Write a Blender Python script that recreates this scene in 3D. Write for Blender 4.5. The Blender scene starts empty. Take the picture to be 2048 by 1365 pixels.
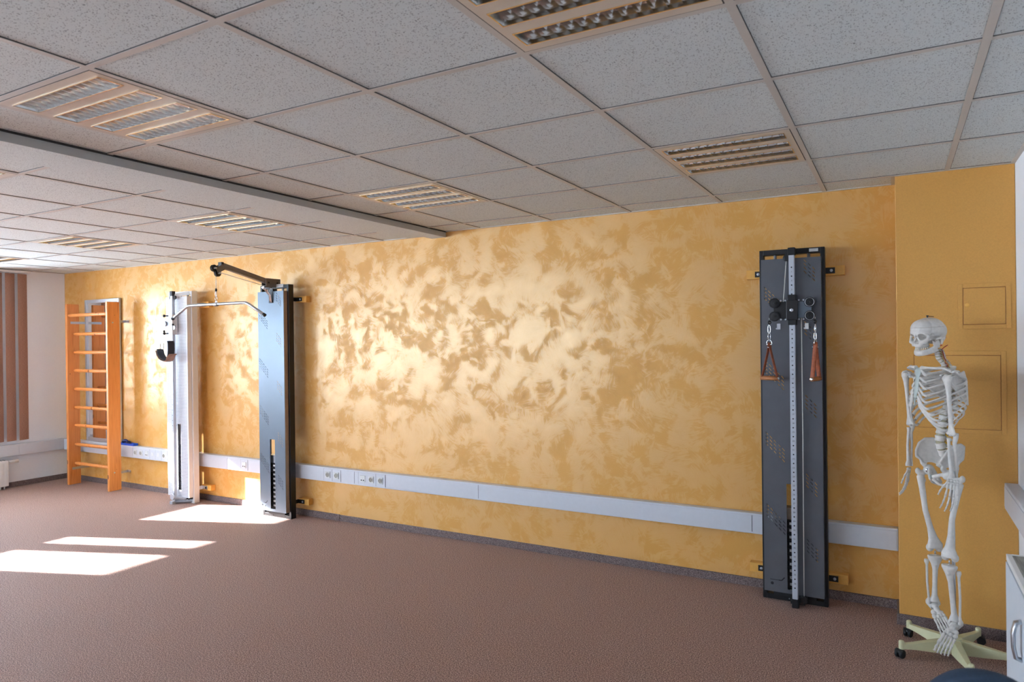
import bpy, bmesh, math, random
from mathutils import Vector, Matrix
PI = math.pi
random.seed(7)
S = bpy.context.scene
C = S.collection
H = 2.505          # height of the near ceiling
HF = 2.484         # height of the far, lower ceiling
XL, XR, YF = -8.46, 0.925, -9.6   # left wall, right wall, wall behind the camera

# ------------------------------------------------------------------ materials
def mat(name):
    m = bpy.data.materials.new(name); m.use_nodes = True
    nt = m.node_tree
    for n in list(nt.nodes): nt.nodes.remove(n)
    out = nt.nodes.new('ShaderNodeOutputMaterial')
    b = nt.nodes.new('ShaderNodeBsdfPrincipled')
    nt.links.new(b.outputs[0], out.inputs[0])
    return m, nt, b, out
def N(nt, t, **kw):
    n = nt.nodes.new(t)
    for k, v in kw.items():
        if k.startswith('i_'):
            key = k[2:].replace('_', ' ')
            n.inputs[int(key) if key.isdigit() else key].default_value = v
        else: setattr(n, k, v)
    return n
def srgb(r, g, b):
    f = lambda c: (c/255/12.92) if c/255 <= .04045 else ((c/255+.055)/1.055)**2.4
    return (f(r), f(g), f(b), 1)
def coords(nt, scale=(1,1,1), rot=(0,0,0)):
    tc = N(nt, 'ShaderNodeTexCoord'); mp = N(nt, 'ShaderNodeMapping')
    mp.inputs['Scale'].default_value = scale; mp.inputs['Rotation'].default_value = rot
    nt.links.new(tc.outputs['Object'], mp.inputs[0]); return mp.outputs[0]
def ramp(nt, fac, stops):
    r = N(nt, 'ShaderNodeValToRGB')
    e = r.color_ramp.elements
    while len(e) < len(stops): e.new(.5)
    for el, (p, c) in zip(e, stops):
        el.position = p; el.color = c
    nt.links.new(fac, r.inputs[0]); return r.outputs[0]
def g(v): return (v, v, v, 1)
def mixc(nt, fac, a, b):
    m = N(nt, 'ShaderNodeMix', data_type='RGBA')
    if isinstance(fac, (int, float)): m.inputs[0].default_value = fac
    else: nt.links.new(fac, m.inputs[0])
    for k, v in ((6, a), (7, b)):
        if isinstance(v, tuple): m.inputs[k].default_value = v
        else: nt.links.new(v, m.inputs[k])
    return m.outputs[2]
def math_(nt, op, a, b=None, clamp=False):
    m = N(nt, 'ShaderNodeMath', operation=op, use_clamp=clamp)
    for k, v in ((0, a), (1, b)):
        if v is None: continue
        if isinstance(v, (int, float)): m.inputs[k].default_value = v
        else: nt.links.new(v, m.inputs[k])
    return m.outputs[0]
def bump(nt, bsdf, h, strength=.3, dist=.002):
    b = N(nt, 'ShaderNodeBump'); b.inputs['Strength'].default_value = strength; b.inputs['Distance'].default_value = dist
    nt.links.new(h, b.inputs['Height']); nt.links.new(b.outputs[0], bsdf.inputs['Normal'])
def simple(name, col, rough=.5, metal=0., noise=.06, nscale=40, bmp=0.):
    """plain surface with a little natural variation"""
    m, nt, b, o = mat(name)
    n = N(nt, 'ShaderNodeTexNoise'); n.inputs['Scale'].default_value = nscale; n.inputs['Detail'].default_value = 4
    nt.links.new(coords(nt), n.inputs['Vector'])
    lo = tuple(c*(1-noise) for c in col[:3])+(1,); hi = tuple(min(1, c*(1+noise)) for c in col[:3])+(1,)
    nt.links.new(ramp(nt, n.outputs[0], [(.3, lo), (.7, hi)]), b.inputs['Base Color'])
    b.inputs['Roughness'].default_value = rough; b.inputs['Metallic'].default_value = metal
    if bmp: bump(nt, b, n.outputs[0], bmp, .001)
    return m

M = {}
M['white_wall'] = simple('white_wall_paint', srgb(238, 241, 245), .85, noise=.015, nscale=90, bmp=.25)
M['white_metal'] = simple('white_powder_coat', srgb(226, 224, 220), .4, noise=.02)
M['duct'] = simple('duct_grey_white_plastic', srgb(203, 205, 210), .42, noise=.015)
M['duct_gap'] = simple('duct_joint', srgb(105, 106, 108), .6)
M['beige_metal'] = simple('light_frame_enamel', srgb(205, 192, 176), .32, noise=.02)
M['tee'] = simple('ceiling_tee_enamel', srgb(196, 190, 182), .45, noise=.02)
M['gap_shade'] = simple('ceiling_gap_shade', srgb(60, 58, 57), .8)  # dark grey painted in for shade at ceiling gaps and edges
M['fascia'] = simple('ceiling_fascia', srgb(192, 192, 188), .6, noise=.02)
M['black'] = simple('black_steel', srgb(18, 18, 20), .38, noise=.1)
M['black_rough'] = simple('black_rubber', srgb(16, 17, 19), .6, noise=.1)
M['chrome'] = simple('chrome', srgb(225, 228, 232), .16, 1., noise=.03)
M['column'] = simple('column_satin_steel', srgb(196, 202, 210), .35, .35, noise=.04)
M['steel'] = simple('brushed_steel', srgb(196, 200, 206), .34, 1., noise=.05)
M['alu'] = simple('aluminium', srgb(200, 205, 212), .42, .85, noise=.04)
M['grey_panel'] = simple('grey_station_sheet', srgb(92, 94, 99), .38, .35, noise=.05, nscale=12)
M['blue_panel'] = simple('blue_grey_station_sheet', srgb(102, 113, 124), .34, .4, noise=.03, nscale=8)
M['boom'] = simple('bronze_grey_boom', srgb(118, 110, 101), .4, .5)
M['taupe'] = simple('taupe_side_sheet', srgb(160, 140, 120), .45, .2)
M['label'] = simple('label_white', srgb(215, 215, 212), .5)
M['ink'] = simple('ink_black', srgb(20, 20, 22), .6)
M['leather'] = simple('tan_leather', srgb(150, 74, 38), .5, noise=.25, nscale=70, bmp=.3)
M['leather_brown'] = simple('strap_outer_leather', srgb(150, 118, 100), .5, noise=.15)
M['pad'] = simple('dark_grey_padding', srgb(50, 52, 58), .8, noise=.1)
M['handle_wood'] = simple('handle_wood', srgb(165, 105, 60), .5, noise=.2)
M['rope'] = simple('white_rope', srgb(205, 203, 196), .7, noise=.1, nscale=300)
M['bone'] = simple('bone_plastic', srgb(214, 208, 200), .45, noise=.07, nscale=60, bmp=.12)
M['cartilage'] = simple('cartilage_plastic', srgb(186, 194, 188), .45, noise=.05)
M['disc'] = simple('spinal_disc_plastic', srgb(168, 158, 128), .5, noise=.08)
M['nerve'] = simple('nerve_yellow', srgb(200, 150, 30), .5)
M['artery'] = simple('artery_red', srgb(170, 40, 28), .4)
M['teeth'] = simple('teeth', srgb(220, 214, 200), .35)
M['cream'] = simple('cream_plastic', srgb(205, 201, 160), .42, noise=.03)
M['blue'] = simple('blue_plastic', srgb(20, 85, 200), .35)
M['dark_blue'] = simple('dark_blue_plastic', srgb(12, 32, 90), .4)
M['navy'] = simple('navy_fabric', srgb(40, 56, 76), .9, noise=.12, nscale=200, bmp=.3)
M['cabinet'] = simple('cabinet_white', srgb(205, 212, 218), .45, noise=.02)
M['tube'] = simple('tube_glass_off', srgb(225, 222, 215), .25, noise=.01)
M['asphalt'] = simple('outside_ground', srgb(150, 150, 145), .9)
M['socket_dark'] = simple('socket_well', srgb(150, 146, 134), .6)
M['pane_dark'] = simple('socket_hole', srgb(40, 40, 42), .6)

def m_carpet(name, c0, c1, c2, sc=1.):
    m, nt, b, o = mat(name)
    co = coords(nt)
    n = N(nt, 'ShaderNodeTexNoise'); n.inputs['Scale'].default_value = 170*sc; n.inputs['Detail'].default_value = 2; n.inputs['Roughness'].default_value = .75
    nt.links.new(co, n.inputs['Vector'])
    n2 = N(nt, 'ShaderNodeTexNoise'); n2.inputs['Scale'].default_value = 1.1; n2.inputs['Detail'].default_value = 3
    nt.links.new(co, n2.inputs['Vector'])
    c = ramp(nt, n.outputs[0], [(.38, c0), (.5, c1), (.62, c2)])
    c = mixc(nt, math_(nt, 'MULTIPLY', n2.outputs[0], .08), c, c0)
    nt.links.new(c, b.inputs['Base Color']); b.inputs['Roughness'].default_value = .7
    b.inputs['Specular IOR Level'].default_value = .5
    b.inputs['Sheen Weight'].default_value = .12
    bump(nt, b, n.outputs[0], .6, .003)
    return m
M['carpet'] = m_carpet('brown_loop_carpet', srgb(76, 44, 33), srgb(140, 98, 80), srgb(208, 170, 150))
M['carpet_strip'] = m_carpet('grey_brown_carpet_strip', srgb(58, 42, 38), srgb(104, 84, 80), srgb(152, 134, 130), 1.7)

def m_gold():
    """ochre wall paint brushed over in short strokes with a pearly glaze"""
    m, nt, b, o = mat('ochre_pearl_glaze_wall')
    co = coords(nt)
    warp = N(nt, 'ShaderNodeTexNoise'); warp.inputs['Scale'].default_value = 2.4; warp.inputs['Detail'].default_value = 2
    nt.links.new(co, warp.inputs['Vector'])
    wv = N(nt, 'ShaderNodeVectorMath', operation='MULTIPLY_ADD')
    nt.links.new(warp.outputs['Color'], wv.inputs[0]); wv.inputs[1].default_value = (.14, .14, .14); nt.links.new(co, wv.inputs[2])
    masks = []
    for sc, seed in ((5.6, 0.), (9.5, 7.7)):
        ad = N(nt, 'ShaderNodeVectorMath', operation='ADD'); ad.inputs[1].default_value = (seed, seed, seed)
        nt.links.new(wv.outputs[0], ad.inputs[0])
        v = N(nt, 'ShaderNodeTexVoronoi'); v.inputs['Scale'].default_value = sc
        nt.links.new(ad.outputs[0], v.inputs['Vector'])
        sep = N(nt, 'ShaderNodeSeparateColor'); nt.links.new(v.outputs['Color'], sep.inputs[0])
        vr = N(nt, 'ShaderNodeVectorRotate', rotation_type='Y_AXIS')
        nt.links.new(ad.outputs[0], vr.inputs['Vector']); nt.links.new(math_(nt, 'MULTIPLY', sep.outputs[0], 6.28), vr.inputs['Angle'])
        mp = N(nt, 'ShaderNodeMapping'); mp.inputs['Scale'].default_value = (7, 1, 60)
        nt.links.new(vr.outputs[0], mp.inputs[0])
        st = N(nt, 'ShaderNodeTexNoise'); st.inputs['Scale'].default_value = 1.6; st.inputs['Detail'].default_value = 5; st.inputs['Roughness'].default_value = .7
        nt.links.new(mp.outputs[0], st.inputs['Vector'])
        lo = N(nt, 'ShaderNodeTexNoise'); lo.inputs['Scale'].default_value = sc*1.1; lo.inputs['Detail'].default_value = 3; lo.inputs['Distortion'].default_value = .5
        nt.links.new(ad.outputs[0], lo.inputs['Vector'])
        s = math_(nt, 'ADD', lo.outputs[0], math_(nt, 'MULTIPLY', math_(nt, 'SUBTRACT', st.outputs[0], .5), .55))
        masks.append(s)
    mm = math_(nt, 'MAXIMUM', masks[0], math_(nt, 'SUBTRACT', masks[1], .04))
    fac = ramp(nt, mm, [(.47, g(0)), (.55, g(1))])
    f2 = ramp(nt, mm, [(.44, g(0)), (.70, g(1))])
    fine = N(nt, 'ShaderNodeTexNoise'); fine.inputs['Scale'].default_value = 240; fine.inputs['Detail'].default_value = 2
    nt.links.new(co, fine.inputs['Vector'])
    base = mixc(nt, fac, srgb(212, 157, 76), srgb(211, 157, 78))
    base = mixc(nt, math_(nt, 'MULTIPLY', fine.outputs[0], .25), base, srgb(188, 128, 52))
    # diffuse paint and a pearly glaze that is only on the strokes
    nt.links.new(base, b.inputs['Base Color']); b.inputs['Roughness'].default_value = .55
    b.inputs['Specular IOR Level'].default_value = .35
    gl = N(nt, 'ShaderNodeBsdfGlossy'); gl.inputs['Color'].default_value = srgb(255, 232, 196); gl.inputs['Roughness'].default_value = .33
    bp = N(nt, 'ShaderNodeBump'); bp.inputs['Strength'].default_value = .35; bp.inputs['Distance'].default_value = .003
    nt.links.new(math_(nt, 'ADD', mm, math_(nt, 'MULTIPLY', fine.outputs[0], .12)), bp.inputs['Height'])
    nt.links.new(bp.outputs[0], b.inputs['Normal']); nt.links.new(bp.outputs[0], gl.inputs['Normal'])
    mx = N(nt, 'ShaderNodeMixShader')
    amt = math_(nt, 'ADD', math_(nt, 'MULTIPLY', fac, .12), math_(nt, 'MULTIPLY', f2, .07))
    amt = math_(nt, 'ADD', amt, .02)
    fr = N(nt, 'ShaderNodeFresnel'); fr.inputs[0].default_value = 1.9
    amt = math_(nt, 'MULTIPLY', amt, math_(nt, 'MULTIPLY', fr.outputs[0], 7.), True)
    nt.links.new(amt, mx.inputs[0]); nt.links.new(b.outputs[0], mx.inputs[1]); nt.links.new(gl.outputs[0], mx.inputs[2])
    nt.links.new(mx.outputs[0], o.inputs[0])
    return m
M['gold'] = m_gold()
M['gold_plain'] = simple('ochre_wall_paint_plain', srgb(208, 152, 74), .5, noise=.05, nscale=160, bmp=.3)
M['gold_block'] = simple('ochre_painted_wood', srgb(226, 168, 78), .5, noise=.06)

def m_tile(name, dense=1.):
    m, nt, b, o = mat(name)
    co = coords(nt, (1, 1, 1))
    v = N(nt, 'ShaderNodeTexVoronoi'); v.inputs['Scale'].default_value = 185*dense
    wn = N(nt, 'ShaderNodeTexNoise'); wn.inputs['Scale'].default_value = 60
    nt.links.new(co, wn.inputs['Vector'])
    wv = N(nt, 'ShaderNodeVectorMath', operation='MULTIPLY_ADD'); nt.links.new(wn.outputs['Color'], wv.inputs[0])
    wv.inputs[1].default_value = (.014, .014, .014); nt.links.new(co, wv.inputs[2])
    nt.links.new(wv.outputs[0], v.inputs['Vector'])
    sep = N(nt, 'ShaderNodeSeparateColor'); nt.links.new(v.outputs['Color'], sep.inputs[0])
    rad = math_(nt, 'MULTIPLY', sep.outputs[0], .46)          # size of each pit
    d = math_(nt, 'SUBTRACT', v.outputs['Distance'], rad)
    pit = ramp(nt, math_(nt, 'ADD', d, .5), [(.42, g(1)), (.53, g(0))])
    n = N(nt, 'ShaderNodeTexNoise'); n.inputs['Scale'].default_value = 260; nt.links.new(co, n.inputs['Vector'])
    base = mixc(nt, n.outputs[0], srgb(204, 209, 207), srgb(216, 221, 219))
    c = mixc(nt, math_(nt, 'MULTIPLY', pit, .75), base, srgb(84, 84, 84))
    nt.links.new(c, b.inputs['Base Color']); b.inputs['Roughness'].default_value = .9
    bump(nt, b, math_(nt, 'SUBTRACT', 1., pit), .4, .002)
    return m
M['tile'] = m_tile('mineral_fibre_tile')
M['tile_dense'] = m_tile('mineral_fibre_strip', 1.6)

def m_wood():
    m, nt, b, o = mat('orange_pine')
    co = coords(nt, (1, 1, 1))
    mp = N(nt, 'ShaderNodeMapping'); mp.inputs['Scale'].default_value = (30, 26, 1.2); nt.links.new(co, mp.inputs[0])
    n = N(nt, 'ShaderNodeTexNoise'); n.inputs['Scale'].default_value = 2.2; n.inputs['Detail'].default_value = 6; n.inputs['Distortion'].default_value = .6
    nt.links.new(mp.outputs[0], n.inputs['Vector'])
    c = ramp(nt, n.outputs[0], [(.3, srgb(212, 128, 58)), (.55, srgb(228, 148, 76)), (.75, srgb(200, 112, 48))])
    mv = N(nt, 'ShaderNodeMapping'); mv.inputs['Scale'].default_value = (1, 1, .55); nt.links.new(co, mv.inputs[0])
    v = N(nt, 'ShaderNodeTexVoronoi'); v.inputs['Scale'].default_value = 15; nt.links.new(mv.outputs[0], v.inputs['Vector'])
    sep = N(nt, 'ShaderNodeSeparateColor'); nt.links.new(v.outputs['Color'], sep.inputs[0])
    r = math_(nt, 'MULTIPLY', math_(nt, 'SUBTRACT', sep.outputs[0], .08, True), .30)
    k = ramp(nt, math_(nt, 'ADD', math_(nt, 'SUBTRACT', v.outputs['Distance'], r), .5), [(.47, g(1)), (.52, g(0))])
    c = mixc(nt, math_(nt, 'MULTIPLY', k, .85), c, srgb(96, 34, 14))
    nt.links.new(c, b.inputs['Base Color']); b.inputs['Roughness'].default_value = .38
    bump(nt, b, n.outputs[0], .1, .001)
    return m
M['pine'] = m_wood()

def m_perf():
    """white sheet with rows of small punched slots"""
    m, nt, b, o = mat('white_perforated_sheet')
    co = coords(nt)
    sx = N(nt, 'ShaderNodeSeparateXYZ'); nt.links.new(co, sx.inputs[0])
    fx = math_(nt, 'FRACT', math_(nt, 'MULTIPLY', sx.outputs[0], 45.)); fz = math_(nt, 'FRACT', math_(nt, 'MULTIPLY', sx.outputs[2], 68.))
    a = math_(nt, 'LESS_THAN', fx, .66); c = math_(nt, 'LESS_THAN', fz, .34)
    ab = N(nt, 'ShaderNodeMath', operation='LESS_THAN'); 
    nt.links.new(math_(nt, 'ABSOLUTE', sx.outputs[0]), ab.inputs[0]); ab.inputs[1].default_value = .155
    hole = math_(nt, 'MULTIPLY', math_(nt, 'MULTIPLY', a, c), ab.outputs[0])
    nt.links.new(mixc(nt, hole, srgb(232, 232, 234), srgb(120, 124, 150)), b.inputs['Base Color'])
    b.inputs['Roughness'].default_value = .4
    return m
M['perf'] = m_perf()

def m_fabric():
    m, nt, b, o = mat('brown_blind_fabric')
    co = coords(nt, (1, 60, 420))
    n = N(nt, 'ShaderNodeTexNoise'); n.inputs['Scale'].default_value = 1.; n.inputs['Detail'].default_value = 3; nt.links.new(co, n.inputs['Vector'])
    nt.links.new(ramp(nt, n.outputs[0], [(.35, srgb(150, 108, 88)), (.65, srgb(190, 150, 130))]), b.inputs['Base Color'])
    b.inputs['Roughness'].default_value = .85
    tr = N(nt, 'ShaderNodeBsdfTranslucent'); tr.inputs[0].default_value = srgb(190, 140, 115)
    mx = N(nt, 'ShaderNodeMixShader'); mx.inputs[0].default_value = .18
    nt.links.new(b.outputs[0], mx.inputs[1]); nt.links.new(tr.outputs[0], mx.inputs[2]); nt.links.new(mx.outputs[0], o.inputs[0])
    return m
M['blind'] = m_fabric()
def m_mirror():
    m, nt, b, o = mat('mirror_glass')
    n = N(nt, 'ShaderNodeTexNoise'); n.inputs['Scale'].default_value = 3; nt.links.new(coords(nt), n.inputs['Vector'])
    nt.links.new(ramp(nt, n.outputs[0], [(.3, g(.84)), (.7, g(.88))]), b.inputs['Base Color'])
    b.inputs['Metallic'].default_value = 1.; b.inputs['Roughness'].default_value = .015
    return m
M['mirror'] = m_mirror()
def m_pane(frost):
    m, nt, b, o = mat('added_frosted_pane' if frost else 'clear_pane')
    n = N(nt, 'ShaderNodeTexNoise'); n.inputs['Scale'].default_value = 5; nt.links.new(coords(nt), n.inputs['Vector'])
    mx = N(nt, 'ShaderNodeMixShader')
    if frost:
        b.inputs['Roughness'].default_value = .6; b.inputs['Base Color'].default_value = g(.75)
        t = N(nt, 'ShaderNodeBsdfTranslucent'); nt.links.new(ramp(nt, n.outputs[0], [(.3, g(.78)), (.7, g(.82))]), t.inputs[0])
        mx.inputs[0].default_value = .85
    else:
        b.inputs['Roughness'].default_value = .02
        t = N(nt, 'ShaderNodeBsdfTransparent'); nt.links.new(ramp(nt, n.outputs[0], [(.3, g(.96)), (.7, g(.97))]), t.inputs[0])
        mx.inputs[0].default_value = .93
    nt.links.new(b.outputs[0], mx.inputs[1]); nt.links.new(t.outputs[0], mx.inputs[2]); nt.links.new(mx.outputs[0], o.inputs[0])
    return m
M['frost'] = m_pane(True); M['clear'] = m_pane(False)
def m_greywood():
    m, nt, b, o = mat('grey_wood_top')
    n = N(nt, 'ShaderNodeTexNoise'); n.inputs['Scale'].default_value = 3; n.inputs['Detail'].default_value = 5; nt.links.new(coords(nt, (60, 3, 3)), n.inputs['Vector'])
    nt.links.new(ramp(nt, n.outputs[0], [(.35, srgb(105, 106, 98)), (.65, srgb(150, 150, 140))]), b.inputs['Base Color']); b.inputs['Roughness'].default_value = .5
    return m
M['greywood'] = m_greywood()

# ------------------------------------------------------------------ mesh helpers
def newbm(): return bmesh.new()
def box(bm, x0, x1, y0, y1, z0, z1, M4=None):
    if x0 > x1: x0, x1 = x1, x0
    if y0 > y1: y0, y1 = y1, y0
    if z0 > z1: z0, z1 = z1, z0
    v = [Vector((x, y, z)) for x in (x0, x1) for y in (y0, y1) for z in (z0, z1)]
    if M4 is not None: v = [M4 @ p for p in v]
    vs = [bm.verts.new(p) for p in v]
    for f in ((0, 1, 3, 2), (4, 6, 7, 5), (0, 4, 5, 1), (2, 3, 7, 6), (0, 2, 6, 4), (1, 5, 7, 3)):
        bm.faces.new([vs[i] for i in f])
    return bm
def frame_for(d):
    d = d.normalized(); a = Vector((0, 0, 1)) if abs(d.z) < .9 else Vector((1, 0, 0))
    u = d.cross(a).normalized(); return u, d.cross(u).normalized()
def tube(bm, pts, rad, seg=10, flat=None, closed=False, caps=True, ref=None):
    """loft through pts; rad a number, a list, or pairs (ru, rv)"""
    pts = [Vector(p) for p in pts]; n = len(pts)
    if not isinstance(rad, (list, tuple)): rad = [rad]*n
    rings = []; u = None
    for i, p in enumerate(pts):
        if closed: d = pts[(i+1) % n]-pts[i-1]
        else: d = (pts[min(i+1, n-1)]-pts[max(i-1, 0)])
        if d.length < 1e-9: d = Vector((0, 0, 1))
        d.normalize()
        if u is None:
            if ref is not None:
                u = Vector(ref)-d*d.dot(Vector(ref)); u.normalize()
            else: u, _ = frame_for(d)
        else:
            u = u-d*d.dot(u)
            u = u.normalized() if u.length > 1e-6 else frame_for(d)[0]
        w = d.cross(u)
        r = rad[i]; ru, rv = (r if isinstance(r, (list, tuple)) else (r, r))
        rings.append([bm.verts.new(p+u*ru*math.cos(2*PI*k/seg)+w*rv*math.sin(2*PI*k/seg)) for k in range(seg)])
    m = n if closed else n-1
    for i in range(m):
        a, b = rings[i], rings[(i+1) % n]
        for k in range(seg):
            bm.faces.new((a[k], a[(k+1) % seg], b[(k+1) % seg], b[k]))
    if caps and not closed:
        bm.faces.new(rings[0][::-1]); bm.faces.new(rings[-1])
    return bm
def cyl(bm, a, b, r, seg=16): return tube(bm, [a, b], r, seg)
def ell(bm, c, r, seg=16, rings=10, M3=None):
    c = Vector(c); r = r if isinstance(r, (list, tuple)) else (r, r, r)
    def pt(a, b):
        q = Vector((r[0]*math.sin(a)*math.cos(b), r[1]*math.sin(a)*math.sin(b), r[2]*math.cos(a)))
        return c+(M3 @ q if M3 is not None else q)
    top = bm.verts.new(pt(0, 0)); bot = bm.verts.new(pt(PI, 0))
    rr = [[bm.verts.new(pt(PI*i/rings, 2*PI*k/seg)) for k in range(seg)] for i in range(1, rings)]
    for k in range(seg):
        bm.faces.new((top, rr[0][k], rr[0][(k+1) % seg])); bm.faces.new((bot, rr[-1][(k+1) % seg], rr[-1][k]))
    for i in range(len(rr)-1):
        for k in range(seg): bm.faces.new((rr[i][k], rr[i+1][k], rr[i+1][(k+1) % seg], rr[i][(k+1) % seg]))
    return bm
def lathe(bm, prof, c=(0, 0, 0), axis='z', seg=24):
    """profile of (radius, height)"""
    c = Vector(c)
    ax = {'z': (Vector((1, 0, 0)), Vector((0, 1, 0)), Vector((0, 0, 1))), 'y': (Vector((0, 0, 1)), Vector((1, 0, 0)), Vector((0, 1, 0))), 'x': (Vector((0, 1, 0)), Vector((0, 0, 1)), Vector((1, 0, 0)))}[axis]
    rg = [[bm.verts.new(c+ax[0]*r*math.cos(2*PI*k/seg)+ax[1]*r*math.sin(2*PI*k/seg)+ax[2]*h) for k in range(seg)] for r, h in prof]
    for i in range(len(rg)-1):
        for k in range(seg): bm.faces.new((rg[i][k], rg[i][(k+1) % seg], rg[i+1][(k+1) % seg], rg[i+1][k]))
    bm.faces.new(rg[0][::-1]); bm.faces.new(rg[-1])
    return bm
def obj(name, bm, m, parent=None, smooth=False, bevel=0., loc=None, seg=2):
    bmesh.ops.recalc_face_normals(bm, faces=bm.faces)
    me = bpy.data.meshes.new(name); bm.to_mesh(me); bm.free()
    o = bpy.data.objects.new(name, me); C.objects.link(o)
    for mm in (m if isinstance(m, (list, tuple)) else [m]): me.materials.append(mm)
    if smooth:
        for p in me.polygons: p.use_smooth = True
    if parent is not None: o.parent = parent
    if loc is not None: o.location = loc
    if bevel:
        b = o.modifiers.new('bevel', 'BEVEL'); b.width = bevel; b.segments = seg; b.limit_method = 'ANGLE'; b.angle_limit = .6
    return o
def thing(name, label, cat, loc=(0, 0, 0), rotz=0, group=None):
    o = bpy.data.objects.new(name, None); C.objects.link(o)
    o.location = loc; o.rotation_euler = (0, 0, rotz); o.empty_display_size = .1
    o['label'] = label; o['category'] = cat
    if group: o['group'] = group
    return o
def tag(o, label, cat, group=None):
    o['label'] = label; o['category'] = cat
    if group: o['group'] = group
    return o
def struct(name, bm, m, bevel=0., smooth=False):
    o = obj(name, bm, m, bevel=bevel, smooth=smooth); o['kind'] = 'structure'; return o
def copy_tree(o, parent=None):
    c = o.copy(); C.objects.link(c); c.parent = parent
    for ch in list(o.children): copy_tree(ch, c)
    return c
def bake(o):
    """apply the modifiers of o"""
    dg = bpy.context.evaluated_depsgraph_get(); dg.update()
    ev = o.evaluated_get(dg); me = bpy.data.meshes.new_from_object(ev)
    old = o.data; o.modifiers.clear(); o.data = me; me.name = old.name
    bpy.data.meshes.remove(old)
    return o
def fuse(o, voxel=.003, sm=4, cuts=None):
    r = o.modifiers.new('r', 'REMESH'); r.mode = 'VOXEL'; r.voxel_size = voxel; r.use_smooth_shade = True
    if cuts is not None:
        b = o.modifiers.new('b', 'BOOLEAN'); b.operation = 'DIFFERENCE'; b.object = cuts; b.solver = 'EXACT'
    s = o.modifiers.new('s', 'SMOOTH'); s.iterations = sm; s.factor = .5
    bake(o)
    for p in o.data.polygons: p.use_smooth = True
    if cuts is not None: bpy.data.objects.remove(cuts, do_unlink=True)
    return o
def text(name, body, size, m, parent, loc, rot, extrude=.0004, align='CENTER'):
    cu = bpy.data.curves.new(name, 'FONT'); cu.body = body; cu.size = size; cu.extrude = extrude; cu.align_x = align; cu.align_y = 'CENTER'
    tmp = bpy.data.objects.new(name+'_t', cu); C.objects.link(tmp)
    dg = bpy.context.evaluated_depsgraph_get(); dg.update()
    me = bpy.data.meshes.new_from_object(tmp.evaluated_get(dg)); bpy.data.objects.remove(tmp, do_unlink=True)
    me.transform(Matrix.Translation(Vector(loc)) @ Matrix.Rotation(rot[2], 4, 'Z') @ Matrix.Rotation(rot[0], 4, 'X'))
    return me
def merge_meshes(name, meshes, m, parent):
    bm = bmesh.new()
    for me in meshes: bm.from_mesh(me); bpy.data.meshes.remove(me)
    me = bpy.data.meshes.new(name); bm.to_mesh(me); bm.free(); me.materials.clear(); me.materials.append(m)
    o = bpy.data.objects.new(name, me); C.objects.link(o); o.parent = parent; return o

# ------------------------------------------------------------------ room shell
bm = newbm(); box(bm, XL-.3, XR+.3, YF-.3, .3, -.12, 0); struct('floor', bm, M['carpet'])
bm = newbm(); box(bm, XL-.3, XR+.3, 0, .3, -.1, 2.9); struct('wall_back', bm, M['gold'])
bm = newbm(); box(bm, XR, XR+.3, YF-.3, 0, 0, 2.9); struct('wall_right', bm, M['white_wall'])
bm = newbm(); box(bm, .378, XR-.0005, -.24, 0, 0, 2.9); struct('wall_pillar', bm, M['gold_plain'], bevel=.004)
# wall behind the camera, with an unseen window added for frontal light
def wall_with_holes(bm, along, a0, a1, z0, z1, holes, t0, t1):
    """solid wall slab with rectangular openings; along 'x' or 'y'"""
    us = sorted({a0, a1, *[h[0] for h in holes], *[h[1] for h in holes]})
    zs = sorted({z0, z1, *[h[2] for h in holes], *[h[3] for h in holes]})
    for i in range(len(us)-1):
        for j in range(len(zs)-1):
            uc, zc = (us[i]+us[i+1])/2, (zs[j]+zs[j+1])/2
            if any(h[0] < uc < h[1] and h[2] < zc < h[3] for h in holes): continue
            if along == 'y': box(bm, t0, t1, us[i], us[i+1], zs[j], zs[j+1])
            else: box(bm, us[i], us[i+1], t0, t1, zs[j], zs[j+1])
    bmesh.ops.remove_doubles(bm, verts=bm.verts, dist=1e-5)
    # drop the faces shared by two slabs
    seen = {}
    for f in bm.faces: seen.setdefault(tuple(sorted(v.index for v in f.verts)), []).append(f)
    bm.verts.index_update(); seen = {}
    for f in bm.faces: seen.setdefault(tuple(sorted(v.index for v in f.verts)), []).append(f)
    bmesh.ops.delete(bm, geom=[f for l in seen.values() if len(l) > 1 for f in l], context='FACES_ONLY')
WZ0, WZ1 = .80, 2.28
LW = [(-1.97, -.93), (-3.47, -2.46), (-5.25, -4.15), (-6.75, -5.65), (-8.9, -7.3)]
bm = newbm(); wall_with_holes(bm, 'y', YF-.3, 0, 0, 2.9, [(a, b, WZ0, WZ1) for a, b in LW], XL-.3, XL); struct('wall_left', bm, M['white_wall'])
FILL_WIN = [(-7.4, -5.4)]  # added opening, sends light onto the ochre wall from the front
bm = newbm(); wall_with_holes(bm, 'x', XL-.3, XR+.3, 0, 2.9, [(a, b, WZ0, WZ1) for a, b in FILL_WIN], YF-.3, YF); struct('wall_front', bm, M['white_wall'])
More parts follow.
